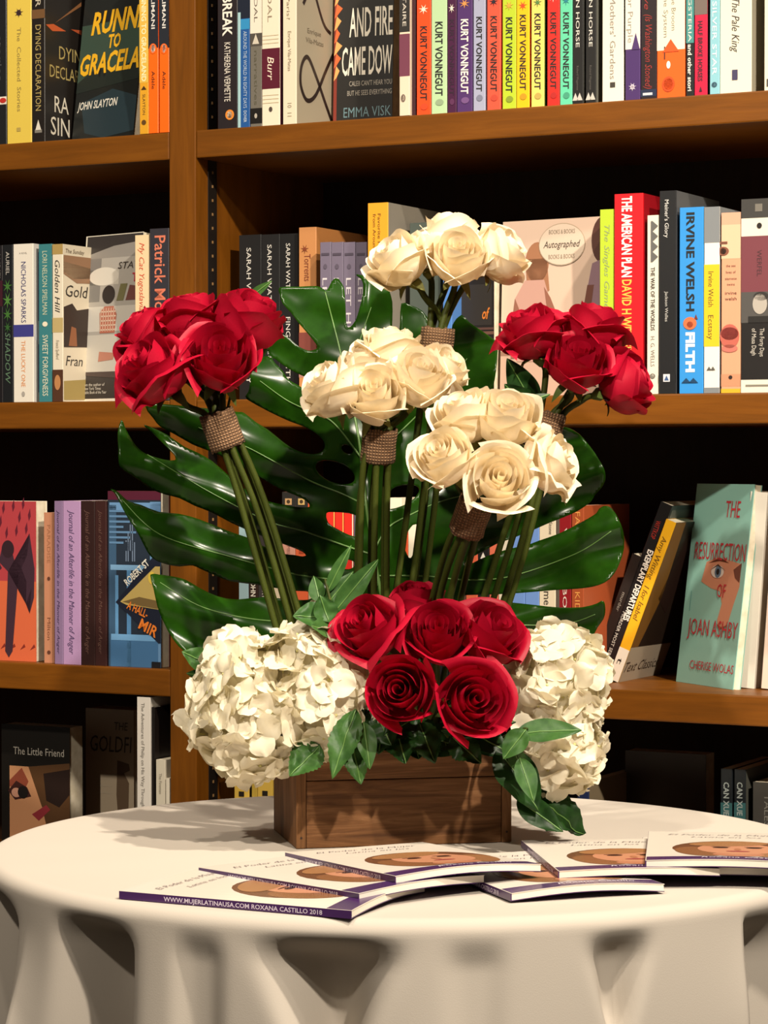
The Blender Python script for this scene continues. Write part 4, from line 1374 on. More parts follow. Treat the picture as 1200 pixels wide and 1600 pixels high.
# ------------------------------------------------------------------ wooden crate
PSI = math.radians(12.0)
CR_L, CR_D, CR_H, CR_T = 0.209, 0.128, 0.0900, 0.0095
c0 = PZ(463, 1327, TABLE_Z)
crate = empty('wooden_crate', 'small stained wooden planter crate holding the flowers on the ivory cloth', 'crate', (c0.x, c0.y, TABLE_Z + 0.0004))
crate.rotation_euler = (0, 0, PSI)
box('side_board', (0, CR_T, 0, CR_D, 0, CR_H), CRATE_END, crate, 0.0008)
box('side_board', (CR_L - CR_T, CR_L, 0, CR_D, 0, CR_H), CRATE_END, crate, 0.0008)
box('front_board', (CR_T + 0.0003, CR_L - CR_T - 0.0003, 0.0008, CR_T, 0, 0.0630), CRATE, crate, 0.0012)
box('front_board', (CR_T + 0.0003, CR_L - CR_T - 0.0003, 0.0014, CR_T, 0.0635, CR_H - 0.0006), CRATE, crate, 0.0012)
box('back_board', (CR_T + 0.0003, CR_L - CR_T - 0.0003, CR_D - CR_T, CR_D, 0, CR_H), CRATE, crate, 0.0009)
box('bottom_board', (CR_T + 0.0003, CR_L - CR_T - 0.0003, CR_T + 0.0003, CR_D - CR_T - 0.0003, 0, 0.008), CRATE, crate)
NAIL = M('#2c1c12', 0.5)
for nx_ in (CR_T * 0.5, CR_L - CR_T * 0.5):
    for nz_ in (0.010, CR_H - 0.010):
        link('nail_head', prism('nail_head', ell(nx_, nz_, 0.0011, 0.0011, 10), -0.0003, 0.0004), NAIL, crate).rotation_euler = (math.pi / 2, 0, 0)
CM = Matrix.Translation(crate.location) @ Matrix.Rotation(PSI, 4, 'Z')


def in_crate(fx, fy, z=0.045):
    """world point inside the crate, fx / fy from 0 to 1"""
    return CM @ Vector((CR_T + 0.012 + fx * (CR_L - 2 * CR_T - 0.024), CR_T + 0.010 + fy * (CR_D - 2 * CR_T - 0.020), z + 0.026))


fo = box('floral_foam', (CR_T + 0.002, CR_L - CR_T - 0.002, CR_T + 0.002, CR_D - CR_T - 0.002, 0.0085, 0.076), M('#18200f', 0.95), None)
fo.matrix_world = CM
tag(fo, 'dark green block of floral foam filling the wooden crate', 'floral foam')


# ------------------------------------------------------------------ roses
def petal(ph0, wid, R, h, rim, droop, tip, rnd, n=10, m=10, ruf=0.0, edge=0.0, edrop=0.20):
    V, Fs = [], []
    tw = rnd.uniform(-0.15, 0.15)
    sd = rnd.uniform(0, 50)
    skew = rnd.uniform(-0.12, 0.12)
    for j in range(m + 1):
        t = j / m
        for i in range(n + 1):
            a = -1 + 2 * i / n
            b = abs(a - skew)
            hh = h * (1 - edrop * b ** 2.0 + tip * 0.07 * math.exp(-((a - skew) / 0.20) ** 2))
            wj = 0.40 + 0.60 * math.sin(min(1, t * 1.6) * math.pi / 2)
            ang = ph0 + a * wid / 2 * wj + tw * t
            r = R * (0.22 + 0.78 * math.sin(min(1, t / 0.55) * math.pi / 2) ** 0.8)
            z = hh * t
            if t > 0.55:
                q = (t - 0.55) / 0.45
                r += R * rim * q * q
                z -= h * droop * q ** 2.6
            r += R * edge * b ** 3 * t * t
            z -= h * 0.35 * edge * b ** 3 * t * t
            r *= 1 + 0.05 * a
            w = noise.noise(Vector((a * 1.3, t * 1.7, sd)))
            r += 0.06 * R * w * t
            z += 0.04 * h * noise.noise(Vector((a * 2.2, t * 2, sd + 9))) * t
            if ruf:
                r += ruf * R * t ** 3 * math.sin(a * 9 + sd)
                z += ruf * 0.6 * h * t ** 3 * math.cos(a * 7 + sd)
            V.append((r * math.cos(ang), r * math.sin(ang), z))
    for j in range(m):
        for i in range(n):
            b = j * (n + 1) + i
            Fs.append((b, b + 1, b + n + 2, b + n + 1))
    return V, Fs


def swirl(tall, turns, R1, rnd):
    """tightly rolled heart of a rose: one sheet wound outwards"""
    V, Fs = [], []
    NC, m = int(34 * turns), 8
    g0 = rnd.uniform(0, 6)
    for c in range(NC + 1):
        f = c / NC
        th = g0 + f * turns * 2 * math.pi
        R = 0.05 + (R1 - 0.05) * f ** 0.85
        for j in range(m + 1):
            t = j / m
            r = R * (0.40 + 0.60 * math.sin(min(1, t / 0.6) * math.pi / 2))
            if t > 0.7:
                r += R1 * 0.10 * ((t - 0.7) / 0.3) ** 2 * (0.3 + f)
            z = t * tall * (0.96 + 0.025 * math.sin(th * 1.5 + 1) - 0.02 * f)
            V.append((r * math.cos(th), r * math.sin(th), z))
    for c in range(NC):
        for j in range(m):
            b = c * (m + 1) + j
            Fs.append((b, b + 1, b + m + 2, b + m + 1))
    return V, Fs


def join(parts):
    V, Fs = [], []
    for v, f in parts:
        k = len(V)
        V += v
        Fs += [tuple(x + k for x in q) for q in f]
    return V, Fs


def rose_kit(seed, openness, ruf=0.0, tall=1.72):
    rnd = random.Random(seed)
    inner = [swirl(tall, 2.4, 0.40, rnd)]
    g = rnd.uniform(0, 6)
    for i in range(5):
        f = i / 4
        inner.append(petal(g, 2.2 - 0.2 * f, 0.48 + 0.20 * f, tall * (1.0 - 0.01 * i), -0.08 + (0.10 + 0.10 * openness) * f, 0.01, 0.1, rnd,
                           edge=0.05, edrop=0.10, m=8))
        g += 2.4
    for i in range(3):
        inner.append(petal(g, 2.1, 0.78 + 0.03 * i, tall * (0.97 - 0.015 * i), 0.02 + 0.16 * openness, 0.03 + 0.05 * openness, 0.5, rnd, ruf=ruf * 0.5,
                           edge=0.10, edrop=0.16))
        g += 2.1
    outer = []
    for i in range(5):
        o = openness * rnd.uniform(0.6, 1.45)
        outer.append(petal(g, 1.95, 0.90 + 0.035 * i, tall * rnd.uniform(0.80, 0.95), 0.04 + 0.34 * o, 0.03 + 0.24 * o, 0.8, rnd, ruf=ruf,
                           edge=0.10 + 0.14 * openness, edrop=0.25))
        g += 2 * math.pi / 5 * 2 + 0.12
    meshes = []
    v, f = join(inner)
    meshes.append(('bloom', mesh('bloom', v, f)))
    for v, f in outer:
        meshes.append(('outer_petal', mesh('outer_petal', v, f)))
    # calyx: hip and five sepals
    parts = []
    pts = [Vector((0, 0, z)) for z in (-0.34, -0.22, -0.10, 0.02, 0.10)]
    parts.append(tube_vf(pts, [0.10, 0.17, 0.24, 0.22, 0.05], 10))
    for i in range(5):
        a0 = 2 * math.pi * i / 5 + 0.3
        V, Fs = [], []
        bend = rnd.uniform(0.2, 1.0)
        for j in range(9):
            t = j / 8
            r = 0.20 + 0.62 * t
            z = 0.02 + 0.25 * t - bend * 0.85 * t * t
            w = 0.16 * math.sin(min(1, (t * 0.85 + 0.15)) * math.pi) ** 0.8 + 0.004
            for s in (-1, 0, 1):
                x, y = r, s * w
                V.append((x * math.cos(a0) - y * math.sin(a0), x * math.sin(a0) + y * math.cos(a0), z + 0.03 * abs(s)))
        for j in range(8):
            for s in range(2):
                b = j * 3 + s
                Fs.append((b, b + 1, b + 4, b + 3))
        parts.append((V, Fs))
    v, f = join(parts)
    meshes.append(('calyx', mesh('calyx', v, f)))
    for nme, me in meshes:
        for p in me.polygons:
            p.use_smooth = True
    return meshes


KITS_R = [rose_kit(11, 0.45), rose_kit(12, 0.75), rose_kit(13, 0.2)]
KITS_W = [rose_kit(21, 0.32), rose_kit(22, 0.5), rose_kit(23, 0.18)]
KIT_RUF = rose_kit(31, 0.8, 0.10, 1.6)


def rose(label, px, py, Y, axis, s, kit, mat, cal, path, group, rnd):
    ax = Vector(axis).normalized()
    ctr = P(px, py, Y)
    base = ctr - ax * (0.90 * s)
    q = Vector((0, 0, 1)).rotation_difference(ax)
    q = q @ Matrix.Rotation(rnd.uniform(0, 6.28), 3, 'Z').to_quaternion()
    root = empty('rose', label, 'rose', base, group)
    root.rotation_euler = q.to_euler()
    root.scale = (s, s, s)
    for nme, me in kit:
        if not me.materials:
            me.materials.append(cal if nme == 'calyx' else mat)
        o = bpy.data.objects.new(nme, me)
        COL.objects.link(o)
        o.parent = root
    inv = Matrix.LocRotScale(base, q, Vector((s, s, s))).inverted()
    pts = [base - ax * (0.25 * s), base - ax * (0.7 * s)] + path
    pts = catmull(pts, 5)
    tube('stem', [inv @ p for p in pts], 0.0032 / s, STEM, root, 7)
    return root


def bunch(specs, neck, mids, ends, mat, cal, kits, s0, group, spread=0.011, seed=0, nseed=0):
    """roses gathered at neck, their stems running through mids down to points in the crate"""
    rnd = random.Random(seed)
    n = len(specs)
    for i, sp in enumerate(specs):
        label, px, py, Y, ax = sp[:5]
        s = s0 * (sp[5] if len(sp) > 5 else 1)
        kit = sp[6] if len(sp) > 6 else kits[i % len(kits)]
        g = 2 * math.pi * i / n + seed
        rr = spread * (0.45 if i == 0 else 1.0)
        off = Vector((rr * math.cos(g), rr * math.sin(g), 0))
        path = [neck + off] + [m + off * 1.45 for m in mids] + [ends + off * 1.5]
        rose(label, px, py, Y, ax, s, kit, mat, cal, path, group, rnd)


def wrap(label, neck, direction, r, hgt):
    ax = direction.normalized()
    V, Fs = [], []
    n, m = 28, 6
    rnd = random.Random(int(r * 1e5) + int(neck.x * 1000))
    for side in (1.0, 0.86):
        for j in range(m + 1):
            for i in range(n):
                g = 2 * math.pi * i / n
                rr = r * side * (1 + 0.06 * noise.noise(Vector((math.cos(g) * 2, math.sin(g) * 2, j * 0.5 + neck.x * 9))) + 0.05 * (j / m - 0.5) ** 2)
                V.append((rr * math.cos(g), rr * math.sin(g), hgt * (j / m - 0.5) + (0.0015 * rnd.uniform(-1, 1) if j in (0, m) else 0)))
    k = (m + 1) * n
    for side in (0, 1):
        for j in range(m):
            for i in range(n):
                a, b = side * k + j * n + i, side * k + j * n + (i + 1) % n
                q = (a, b, b + n, a + n)
                Fs.append(q if side == 0 else q[::-1])
    for j in (0, m):
        for i in range(n):
            a, b = j * n + i, j * n + (i + 1) % n
            Fs.append((a, a + k, b + k, b) if j == 0 else (a, b, b + k, a + k))
    o = link('burlap_wrap', mesh('burlap_wrap', V, Fs), BURLAP, None, neck, smooth=True)
    o.rotation_euler = Vector((0, 0, 1)).rotation_difference(ax).to_euler()
    tag(o, label, 'burlap wrap', 'burlap wraps around the rose stems')


# red bunch, upper left
nk = P(347, 668, 2.45)
md = P(405, 830, 2.462)
en = in_crate(0.10, 0.55, 0.052)
GA = 'red roses of the upper left bunch'
bunch([('red rose facing the room at the front centre of the upper left bunch', 343, 562, 2.42, (0.10, -0.80, 0.62), 1.12),
       ('big red rose bud tipping outwards at lower left of the upper left bunch', 240, 578, 2.42, (-0.55, -0.50, 0.62), 1.16),
       ('red rose at upper right of the upper left bunch, catching the light', 388, 500, 2.45, (0.42, -0.25, 0.85), 1.12),
       ('red rose at the top of the upper left bunch beside the upright', 300, 497, 2.47, (-0.12, -0.10, 1), 1.05),
       ('red rose at far left of the upper left bunch, behind the big bud', 228, 520, 2.48, (-0.60, -0.15, 0.75), 0.95),
       ('red rose in the middle of the upper left bunch, nestled behind the front one', 300, 540, 2.455, (-0.18, -0.45, 0.85), 1.02)],
      nk, [md], en, RED, CALYX, KITS_R, 0.0285, GA, 0.0105, 3)
wrap('burlap wrap under the upper left red roses', nk + Vector((0, 0, -0.002)), nk - md, 0.0172, 0.036)

# topmost white bunch
nk = P(682, 540, 2.50)
md = P(655, 800, 2.505)
en = in_crate(0.50, 0.75, 0.052)
GB = 'white roses of the topmost bunch'
bunch([('white rose facing the room at the front centre of the topmost bunch', 714, 402, 2.47, (0.05, -0.72, 0.66), 1.1),
       ('white rose tipping left at left end of the topmost bunch', 622, 408, 2.48, (-0.55, -0.40, 0.70), 1.1),
       ('white rose tipping right at right end of the topmost bunch', 783, 398, 2.49, (0.72, -0.30, 0.55), 1.08),
       ('white rose standing highest at the back of the topmost bunch', 700, 366, 2.515, (-0.05, 0.05, 1), 1.0),
       ('white rose behind the left one in the topmost bunch', 660, 392, 2.50, (-0.25, -0.15, 0.95), 0.9)],
      nk, [md], en, WHITE, CAL_PALE, KITS_W, 0.0255, GB, 0.010, 5)
wrap('burlap wrap under the topmost white roses, half hidden by the middle white ones', nk, nk - md, 0.0165, 0.034)

# white bunch, middle left
nk = P(592, 694, 2.425)
md = P(582, 820, 2.44)
en = in_crate(0.38, 0.45, 0.052)
GC = 'white roses of the middle left bunch'
bunch([('white rose facing the room at the front of the middle left bunch', 583, 618, 2.395, (-0.02, -0.78, 0.62), 1.08),
       ('white rose bud tipping left at left end of the middle left bunch', 522, 606, 2.40, (-0.62, -0.35, 0.68), 1.12),
       ('white rose at right end of the middle left bunch, above the lower white roses', 690, 580, 2.44, (0.55, -0.40, 0.72), 1.0),
       ('white rose at the right front of the middle left bunch', 652, 592, 2.41, (0.25, -0.62, 0.74), 1.1),
       ('white rose standing highest at the top of the middle left bunch', 606, 548, 2.455, (0.02, -0.10, 1), 1.1),
       ('white rose in the left back of the middle left bunch', 572, 572, 2.45, (-0.25, -0.20, 0.92), 0.95)],
      nk, [md], en, WHITE, CAL_PALE, KITS_W, 0.0255, GC, 0.010, 8)
wrap('burlap wrap under the middle left white roses', nk, nk - md, 0.0165, 0.032)

# white bunch, lower right
nk = P(737, 805, 2.365)
md = P(700, 915, 2.40)
en = in_crate(0.62, 0.45, 0.052)
GD = 'white roses of the lower right bunch'
bunch([('white rose at the front left of the lower right bunch', 693, 716, 2.33, (-0.35, -0.72, 0.62), 1.05),
       ('white rose facing straight out, lowest of the lower right bunch', 779, 752, 2.325, (0.08, -0.92, 0.40), 1.12, KITS_W[1]),
       ('white rose at upper right of the lower right bunch', 790, 655, 2.365, (0.10, -0.60, 0.78), 1.12),
       ('white rose at upper left of the lower right bunch', 726, 652, 2.37, (-0.30, -0.35, 0.88), 1.08),
       ('ruffled white rose opening sideways at right end of the lower right bunch', 862, 722, 2.355, (0.85, -0.35, 0.38), 1.12, KIT_RUF)],
      nk, [md], en, WHITE, CAL_PALE, KITS_W, 0.0255, GD, 0.010, 10)
wrap('burlap wrap under the lower right white roses', nk, nk - md, 0.0165, 0.036)

# red bunch, upper right
nk = P(852, 672, 2.475)
md = P(800, 860, 2.47)
en = in_crate(0.85, 0.60, 0.052)
GE = 'red roses of the upper right bunch'
bunch([('red rose at the front centre of the upper right bunch', 902, 568, 2.445, (0.12, -0.66, 0.74), 1.06),
       ('red rose at left end of the upper right bunch with flared petals', 828, 520, 2.46, (-0.35, -0.30, 0.88), 1.08, KITS_R[1]),
       ('red rose at the top of the upper right bunch, before the lime spine', 926, 513, 2.48, (0.25, -0.12, 0.95), 1.12, KITS_R[1]),
       ('red rose drooping at right end of the upper right bunch', 978, 600, 2.46, (0.85, -0.25, 0.32), 1.08, KITS_R[2])],
      nk, [md], en, RED, CALYX, KITS_R, 0.0265, GE, 0.010, 2)
wrap('burlap wrap under the upper right red roses', nk, nk - md, 0.0165, 0.034)

# red roses low at the front
GF = 'red roses low at the front of the arrangement'
lo = in_crate(0.60, 0.2, 0.052)
rn = random.Random(5)
for i, (label, px, py, Y, ax, s, k) in enumerate([
        ('open red rose at left of the low front group, beside the left hydrangeas', 578, 984, 2.37, (-0.45, -0.66, 0.60), 1.14, 1),
        ('small red rose at the top back of the low front group', 650, 944, 2.43, (-0.02, -0.25, 0.97), 0.92, 2),
        ('open red rose in the centre of the low front group', 684, 992, 2.36, (0.0, -0.78, 0.62), 1.08, 0),
        ('red rose at right of the low front group, beside the right hydrangea', 766, 992, 2.37, (0.48, -0.58, 0.66), 1.12, 0),
        ('red rose facing straight out at lower left of the low front group', 627, 1080, 2.325, (-0.18, -0.95, 0.22), 1.10, 2),
        ('red rose facing straight out at lower right of the low front group', 738, 1096, 2.325, (0.20, -0.93, 0.26), 1.18, 0)]):
    rose(label, px, py, Y, ax, 0.0265 * s, KITS_R[k], RED, CALYX,
         [P(px + (670 - px) * 0.6, 1110, 2.425), in_crate(0.35 + 0.09 * i, 0.30, 0.052)], GF, rn)


# ------------------------------------------------------------------ hydrangeas
def floret_mesh(seed):
    rnd = random.Random(seed)
    parts = []
    for k in range(4):
        a0 = k * math.pi / 2 + rnd.uniform(-0.12, 0.12)
        sz = rnd.uniform(0.9, 1.12)
        cup = rnd.uniform(0.15, 0.45)
        V, Fs = [], []
        n = 6
        sd = rnd.uniform(0, 30)
        for j in range(n + 1):
            t = j / n
            w = 0.56 * math.sqrt(max(0.03, 1 - (2 * (0.08 + 0.92 * t) - 1.04) ** 2))
            for i in range(n + 1):
                a = -1 + 2 * i / n
                r = 0.04 + 0.96 * t - 0.04 * a * a * t
                y = a * w
                z = cup * t - 0.20 * t * t + 0.04 * k + 0.05 * a * a * t + 0.26 * noise.noise(Vector((a * 1.1, t * 1.5, sd))) * (0.2 + t)
                V.append(((r * math.cos(a0) - y * math.sin(a0)) * sz, (r * math.sin(a0) + y * math.cos(a0)) * sz, z))
        for j in range(n):
            for i in range(n):
                b = j * (n + 1) + i
                Fs.append((b, b + 1, b + n + 2, b + n + 1))
        parts.append((V, Fs))
    v, f = join(parts)
    m0 = len(f)
    cv, cf = tube_vf([Vector((0, 0, z)) for z in (-0.25, 0.0, 0.07, 0.11)], [0.03, 0.05, 0.08, 0.03], 8)
    v, f = join([(v, f), (cv, cf)])
    me = mesh('floret', v, f)
    me.materials.append(HYD)
    me.materials.append(HYD_C)
    for i, p in enumerate(me.polygons):
        p.use_smooth = True
        p.material_index = 0 if i < m0 else 1
    return me


FLOR = [floret_mesh(s) for s in (1, 2, 3, 4)]


def hydrangea(label, px, py, Y, rx, ry, rz, n, fs, stem_end, seed):
    rnd = random.Random(seed)
    c = P(px, py, Y)
    root = empty('hydrangea', label, 'hydrangea', c, 'white hydrangea heads')
    bm = bmesh.new()
    bmesh.ops.create_icosphere(bm, subdivisions=3, radius=1.0)
    me = bpy.data.meshes.new('flower_core')
    bm.to_mesh(me)
    bm.free()
    for v in me.vertices:
        v.co = Vector((v.co.x * rx, v.co.y * ry, v.co.z * rz)) * 0.74
    link('flower_core', me, HYD_CORE, root, smooth=True)
    for i in range(n):
        z = 1 - 2 * (i + 0.5) / n
        g = i * 2.39996 + seed
        q = math.sqrt(1 - z * z)
        d = Vector((q * math.cos(g), q * math.sin(g), z))
        rr = rnd.uniform(0.78, 1.02)
        p = Vector((d.x * rx, d.y * ry, d.z * rz)) * rr
        nrm = Vector((d.x / rx, d.y / ry, d.z / rz)).normalized()
        nrm = (nrm + Vector((rnd.uniform(-1, 1), rnd.uniform(-1, 1), rnd.uniform(-1, 1))) * 0.52).normalized()
        o = bpy.data.objects.new('floret', FLOR[i % 4])
        COL.objects.link(o)
        o.parent = root
        o.location = p
        qq = Vector((0, 0, 1)).rotation_difference(nrm) @ Matrix.Rotation(rnd.uniform(0, 6.28), 3, 'Z').to_quaternion()
        o.rotation_euler = qq.to_euler()
        k = fs * rnd.uniform(0.85, 1.15)
        o.scale = (k, k, k)
    pts = catmull([Vector((0, 0, 0)), (stem_end - c) * 0.5 + Vector((0, 0, 0.01)), stem_end - c], 6)
    tube('stem', pts, 0.0035, STEM, root, 7)


HYD_CORE = M('#d2cba4', 0.8)
hydrangea('white hydrangea head overhanging left end of the crate, outermost of the two', 392, 1104, 2.40, 0.053, 0.053, 0.063, 82, 0.0225, in_crate(0.05, 0.4, 0.05), 1)
hydrangea('white hydrangea head between the outer left one and the low red roses', 502, 1076, 2.405, 0.052, 0.052, 0.062, 76, 0.0225, in_crate(0.2, 0.4, 0.05), 2)
hydrangea('white hydrangea head right of the low red roses, before the leaning spines', 872, 1070, 2.41, 0.044, 0.048, 0.052, 70, 0.0215, in_crate(0.95, 0.55, 0.05), 3)
hydrangea('white hydrangea head hanging lowest at right, over the cloth', 875, 1165, 2.395, 0.037, 0.040, 0.040, 56, 0.0200, in_crate(0.98, 0.35, 0.05), 4)

# ------------------------------------------------------------------ the big split leaf behind the roses
OUT = [(437, 449), (466, 448), (495, 447), (504, 451), (511, 454), (518, 440), (526, 434), (532, 440), (538, 452), (540, 480), (541, 505), (546, 512),
       (556, 500), (562, 480), (567, 460), (567, 442), (562, 434), (552, 428), (570, 431), (586, 436), (602, 442), (608, 454), (613, 472), (613, 500),
       (612, 530), (616, 548), (622, 530), (625, 505), (627, 474), (642, 477), (660, 486), (672, 505), (675, 530), (672, 560), (678, 590), (690, 600), (703, 575),
       (707, 552), (706, 525), (707, 507), (721, 492), (733, 503), (750, 515), (767, 527), (777, 536), (777, 557), (775, 580), (771, 604), (762, 640), (770, 690),
       (790, 705), (830, 690), (870, 670), (886, 668), (905, 678), (919, 694), (929, 707), (937, 720), (943, 730), (946, 742), (945, 753), (939, 763), (929, 774),
       (923, 784), (903, 798), (881, 808), (858, 817), (833, 828), (800, 841), (775, 850), (750, 864), (733, 873), (726, 881), (732, 883), (750, 874), (775, 864), (800, 857), (826, 851),
       (842, 845), (873, 834), (905, 818), (931, 803), (936, 795), (947, 790), (957, 796), (966, 810), (974, 831), (975, 857), (968, 880), (959, 897), (945, 910),
       (924, 917), (898, 920), (863, 922), (817, 926), (770, 929), (723, 930), (716, 934), (724, 937), (765, 939), (803, 942), (840, 946), (873, 949), (910, 949), (933, 943),
       (943, 938), (946, 953), (943, 967), (934, 980), (925, 996), (914, 1008), (880, 1016), (830, 1014), (760, 1004), (690, 992), (640, 985), (605, 975), (585, 985),
       (555, 1000), (500, 1020), (430, 1032), (370, 1034), (320, 1030), (290, 1019), (270, 998), (256, 973), (246, 948), (240, 920), (235, 898), (249, 898), (270, 901),
       (290, 906), (312, 919), (340, 932), (370, 937), (410, 933), (458, 937), (482, 937), (489, 931), (480, 924), (458, 923), (404, 914), (360, 908), (340, 900), (316, 890),
       (300, 883), (280, 885), (254, 880), (236, 870), (226, 854), (218, 838), (210, 824), (198, 806), (188, 787), (178, 769), (165, 763), (178, 765), (188, 772), (200, 783), (220, 789),
       (248, 800), (280, 803), (310, 811), (340, 823), (365, 833), (386, 840), (412, 854), (440, 865), (458, 867), (478, 870), (474, 863), (456, 855), (434, 847),
       (410, 838), (386, 828), (360, 816), (330, 800), (304, 790), (280, 778), (260, 773), (236, 764), (220, 752), (196, 736), (186, 726), (185, 700), (184, 676), (190, 655), (196, 670),
       (208, 691), (222, 706), (240, 714), (266, 720), (276, 716), (266, 704), (256, 694), (236, 674), (222, 663), (240, 669), (262, 680), (288, 698), (308, 707), (332, 721),
       (360, 746), (385, 766), (410, 781), (440, 788), (460, 792), (480, 793), (484, 790), (478, 782), (460, 773), (440, 765), (410, 748), (394, 739), (370, 724), (345, 712),
       (315, 700), (300, 694), (272, 678), (250, 666), (240, 654), (226, 632), (262, 632), (300, 636), (340, 640), (372, 644), (381, 645), (400, 660), (418, 671), (440, 689), (456, 700), (472, 707),
       (490, 710), (503, 706), (508, 697), (504, 687), (492, 676), (476, 667), (452, 658), (420, 643), (386, 624), (384, 618), (389, 610), (390, 601), (392, 595), (389, 580),
       (392, 567), (418, 556), (430, 568), (442, 580), (450, 593), (466, 602), (480, 612), (492, 620), (506, 627), (500, 612), (484, 593), (470, 586), (454, 578), (436, 566), (422, 554),
       (419, 548), (418, 509), (431, 508), (434, 517), (454, 530), (466, 541), (482, 548), (492, 546), (496, 541), (480, 520), (466, 504), (454, 488), (442, 475), (437, 460)]
HOLES = [ell(524, 738, 32.5, 16, 26, math.radians(21)), ell(542.5, 702, 10, 6.5, 16, math.radians(30)),
         [(510, 802), (520, 800), (545, 802), (562, 809), (566, 822), (562, 838), (546, 836), (528, 827), (513, 817)],
         [(528, 885), (531, 878), (536, 874), (550, 876), (556, 882), (548, 889), (538, 889)],
         [(604, 776), (610, 767), (620, 760), (640, 757), (655, 762), (650, 776), (632, 789), (606, 796), (600, 788)],
         [(629, 848), (634, 836), (648, 817), (654, 830), (652, 850), (642, 872), (636, 866)]]


def inside(x, y, poly):
    r = False
    j = len(poly) - 1
    for i in range(len(poly)):
        xi, yi = poly[i]
        xj, yj = poly[j]
        if (yi > y) != (yj > y) and x < (xj - xi) * (y - yi) / (yj - yi) + xi:
            r = not r
        j = i
    return r


def leaf_depth(px, py):
    u = (px - 575) / 390.0
    v = (960 - py) / 520.0
    d = 2.585 + 0.045 * v - 0.030 * u * u
    # lobes ripple across their veins and curl towards their tips
    if u < 0:
        k = py - 0.36 * (px - 575)
    else:
        k = py + 0.34 * (px - 575)
    d += 0.007 * math.sin(k / 15.5) * min(1, abs(u) * 2.0)
    d += 0.010 * noise.noise(Vector((px / 110, py / 60, 1.7)))
    d += 0.018 * abs(math.tanh(u * 5)) - 0.018
    return d


CELL = 4.0


def poly_edges(polys):
    E = []
    for pl in polys:
        for i in range(len(pl)):
            E.append((pl[i], pl[(i + 1) % len(pl)]))
    return E


def smooth_poly(pl):
    pts = [Vector((a, b, 0)) for a, b in pl]
    out = []
    n = len(pts)
    for i in range(n):
        p0, p1, p2, p3 = pts[i - 1], pts[i], pts[(i + 1) % n], pts[(i + 2) % n]
        for t in (0, 0.5):
            q = 0.5 * (2 * p1 + (p2 - p0) * t + (2 * p0 - 5 * p1 + 4 * p2 - p3) * t * t + (3 * p1 - p0 - 3 * p2 + p3) * t ** 3)
            out.append((q.x, q.y))
    return out


def traced_blade(outer, holes, depth):
    outer = smooth_poly(outer)
    holes = [smooth_poly(h) for h in holes]
    x0 = min(p[0] for p in outer) - CELL
    y0 = min(p[1] for p in outer) - CELL
    nx = int((max(p[0] for p in outer) - x0) / CELL) + 2
    ny = int((max(p[1] for p in outer) - y0) / CELL) + 2
    vid, vpos, faces, cnt = {}, [], [], {}
    for j in range(ny):
        for i in range(nx):
            cx, cy = x0 + (i + 0.5) * CELL, y0 + (j + 0.5) * CELL
            if not inside(cx, cy, outer) or any(inside(cx, cy, h) for h in holes):
                continue
            q = []
            for a, b in ((i, j), (i, j + 1), (i + 1, j + 1), (i + 1, j)):
                if (a, b) not in vid:
                    vid[(a, b)] = len(vpos)
                    vpos.append([x0 + a * CELL, y0 + b * CELL])
                k = vid[(a, b)]
                cnt[k] = cnt.get(k, 0) + 1
                q.append(k)
            faces.append(tuple(q))
    E = poly_edges([outer] + holes)
    for k, c in cnt.items():
        if c == 4:
            continue
        x, y = vpos[k]
        best, bp = 1e9, None
        for (ax, ay), (bx, by) in E:
            if abs(ax - x) > 30 and abs(bx - x) > 30:
                continue
            dx, dy = bx - ax, by - ay
            L2 = dx * dx + dy * dy
            t = 0 if L2 == 0 else max(0, min(1, ((x - ax) * dx + (y - ay) * dy) / L2))
            qx, qy = ax + dx * t, ay + dy * t
            dd = (qx - x) ** 2 + (qy - y) ** 2
            if dd < best:
                best, bp = dd, (qx, qy)
        if bp and best < (CELL * 1.5) ** 2:
            vpos[k] = list(bp)
    V = [P(x, y, depth(x, y)) for x, y in vpos]
    return V, faces


V, Fs = traced_blade(OUT, HOLES, leaf_depth)
org = P(605, 975, leaf_depth(605, 975))
ml = empty('monstera_leaf', 'huge glossy dark green split leaf with holes, spread behind all the roses', 'leaf', org)
bl = link('blade', mesh('blade', [v - org for v in V], Fs), MONSTERA, ml, smooth=True)
so = bl.modifiers.new('thickness', 'SOLIDIFY')
so.thickness = 0.0007
so.offset = 0


def vein(pts, r0, r1, name='vein'):
    p = [Vector((a, b, 0)) for a, b in pts]
    p = catmull(p, 8)
    w = [P(q.x, q.y, leaf_depth(q.x, q.y) - 0.0006) - org for q in p]
    n = len(w)
    tube(name, w, [r0 + (r1 - r0) * i / (n - 1) for i in range(n)], VEIN, ml, 6)


vein([(605, 975), (590, 900), (575, 810), (566, 730), (556, 660), (540, 590), (530, 542), (518, 495), (508, 456)], 0.0022, 0.0006, 'midrib')
for v_ in ([(564, 715), (520, 660), (480, 641), (446, 624), (406, 595)], [(572, 790), (535, 772), (488, 753), (430, 722), (380, 696), (310, 668)],
           [(580, 866), (540, 853), (472, 829), (420, 815), (330, 770), (230, 710)], [(590, 915), (540, 908), (484, 901), (448, 894), (360, 870), (250, 835), (190, 780)],
           [(600, 950), (520, 965), (420, 970), (320, 950), (250, 910)], [(545, 600), (560, 540), (580, 480)],
           [(585, 860), (605, 826), (640, 805), (700, 780), (800, 760), (900, 735)], [(590, 900), (660, 900), (729, 906), (800, 900), (900, 865), (955, 830)],
           [(600, 950), (680, 960), (780, 975), (880, 975), (930, 960)], [(566, 730), (620, 680), (680, 620), (730, 560)]):
    vein(v_, 0.0011, 0.0004)
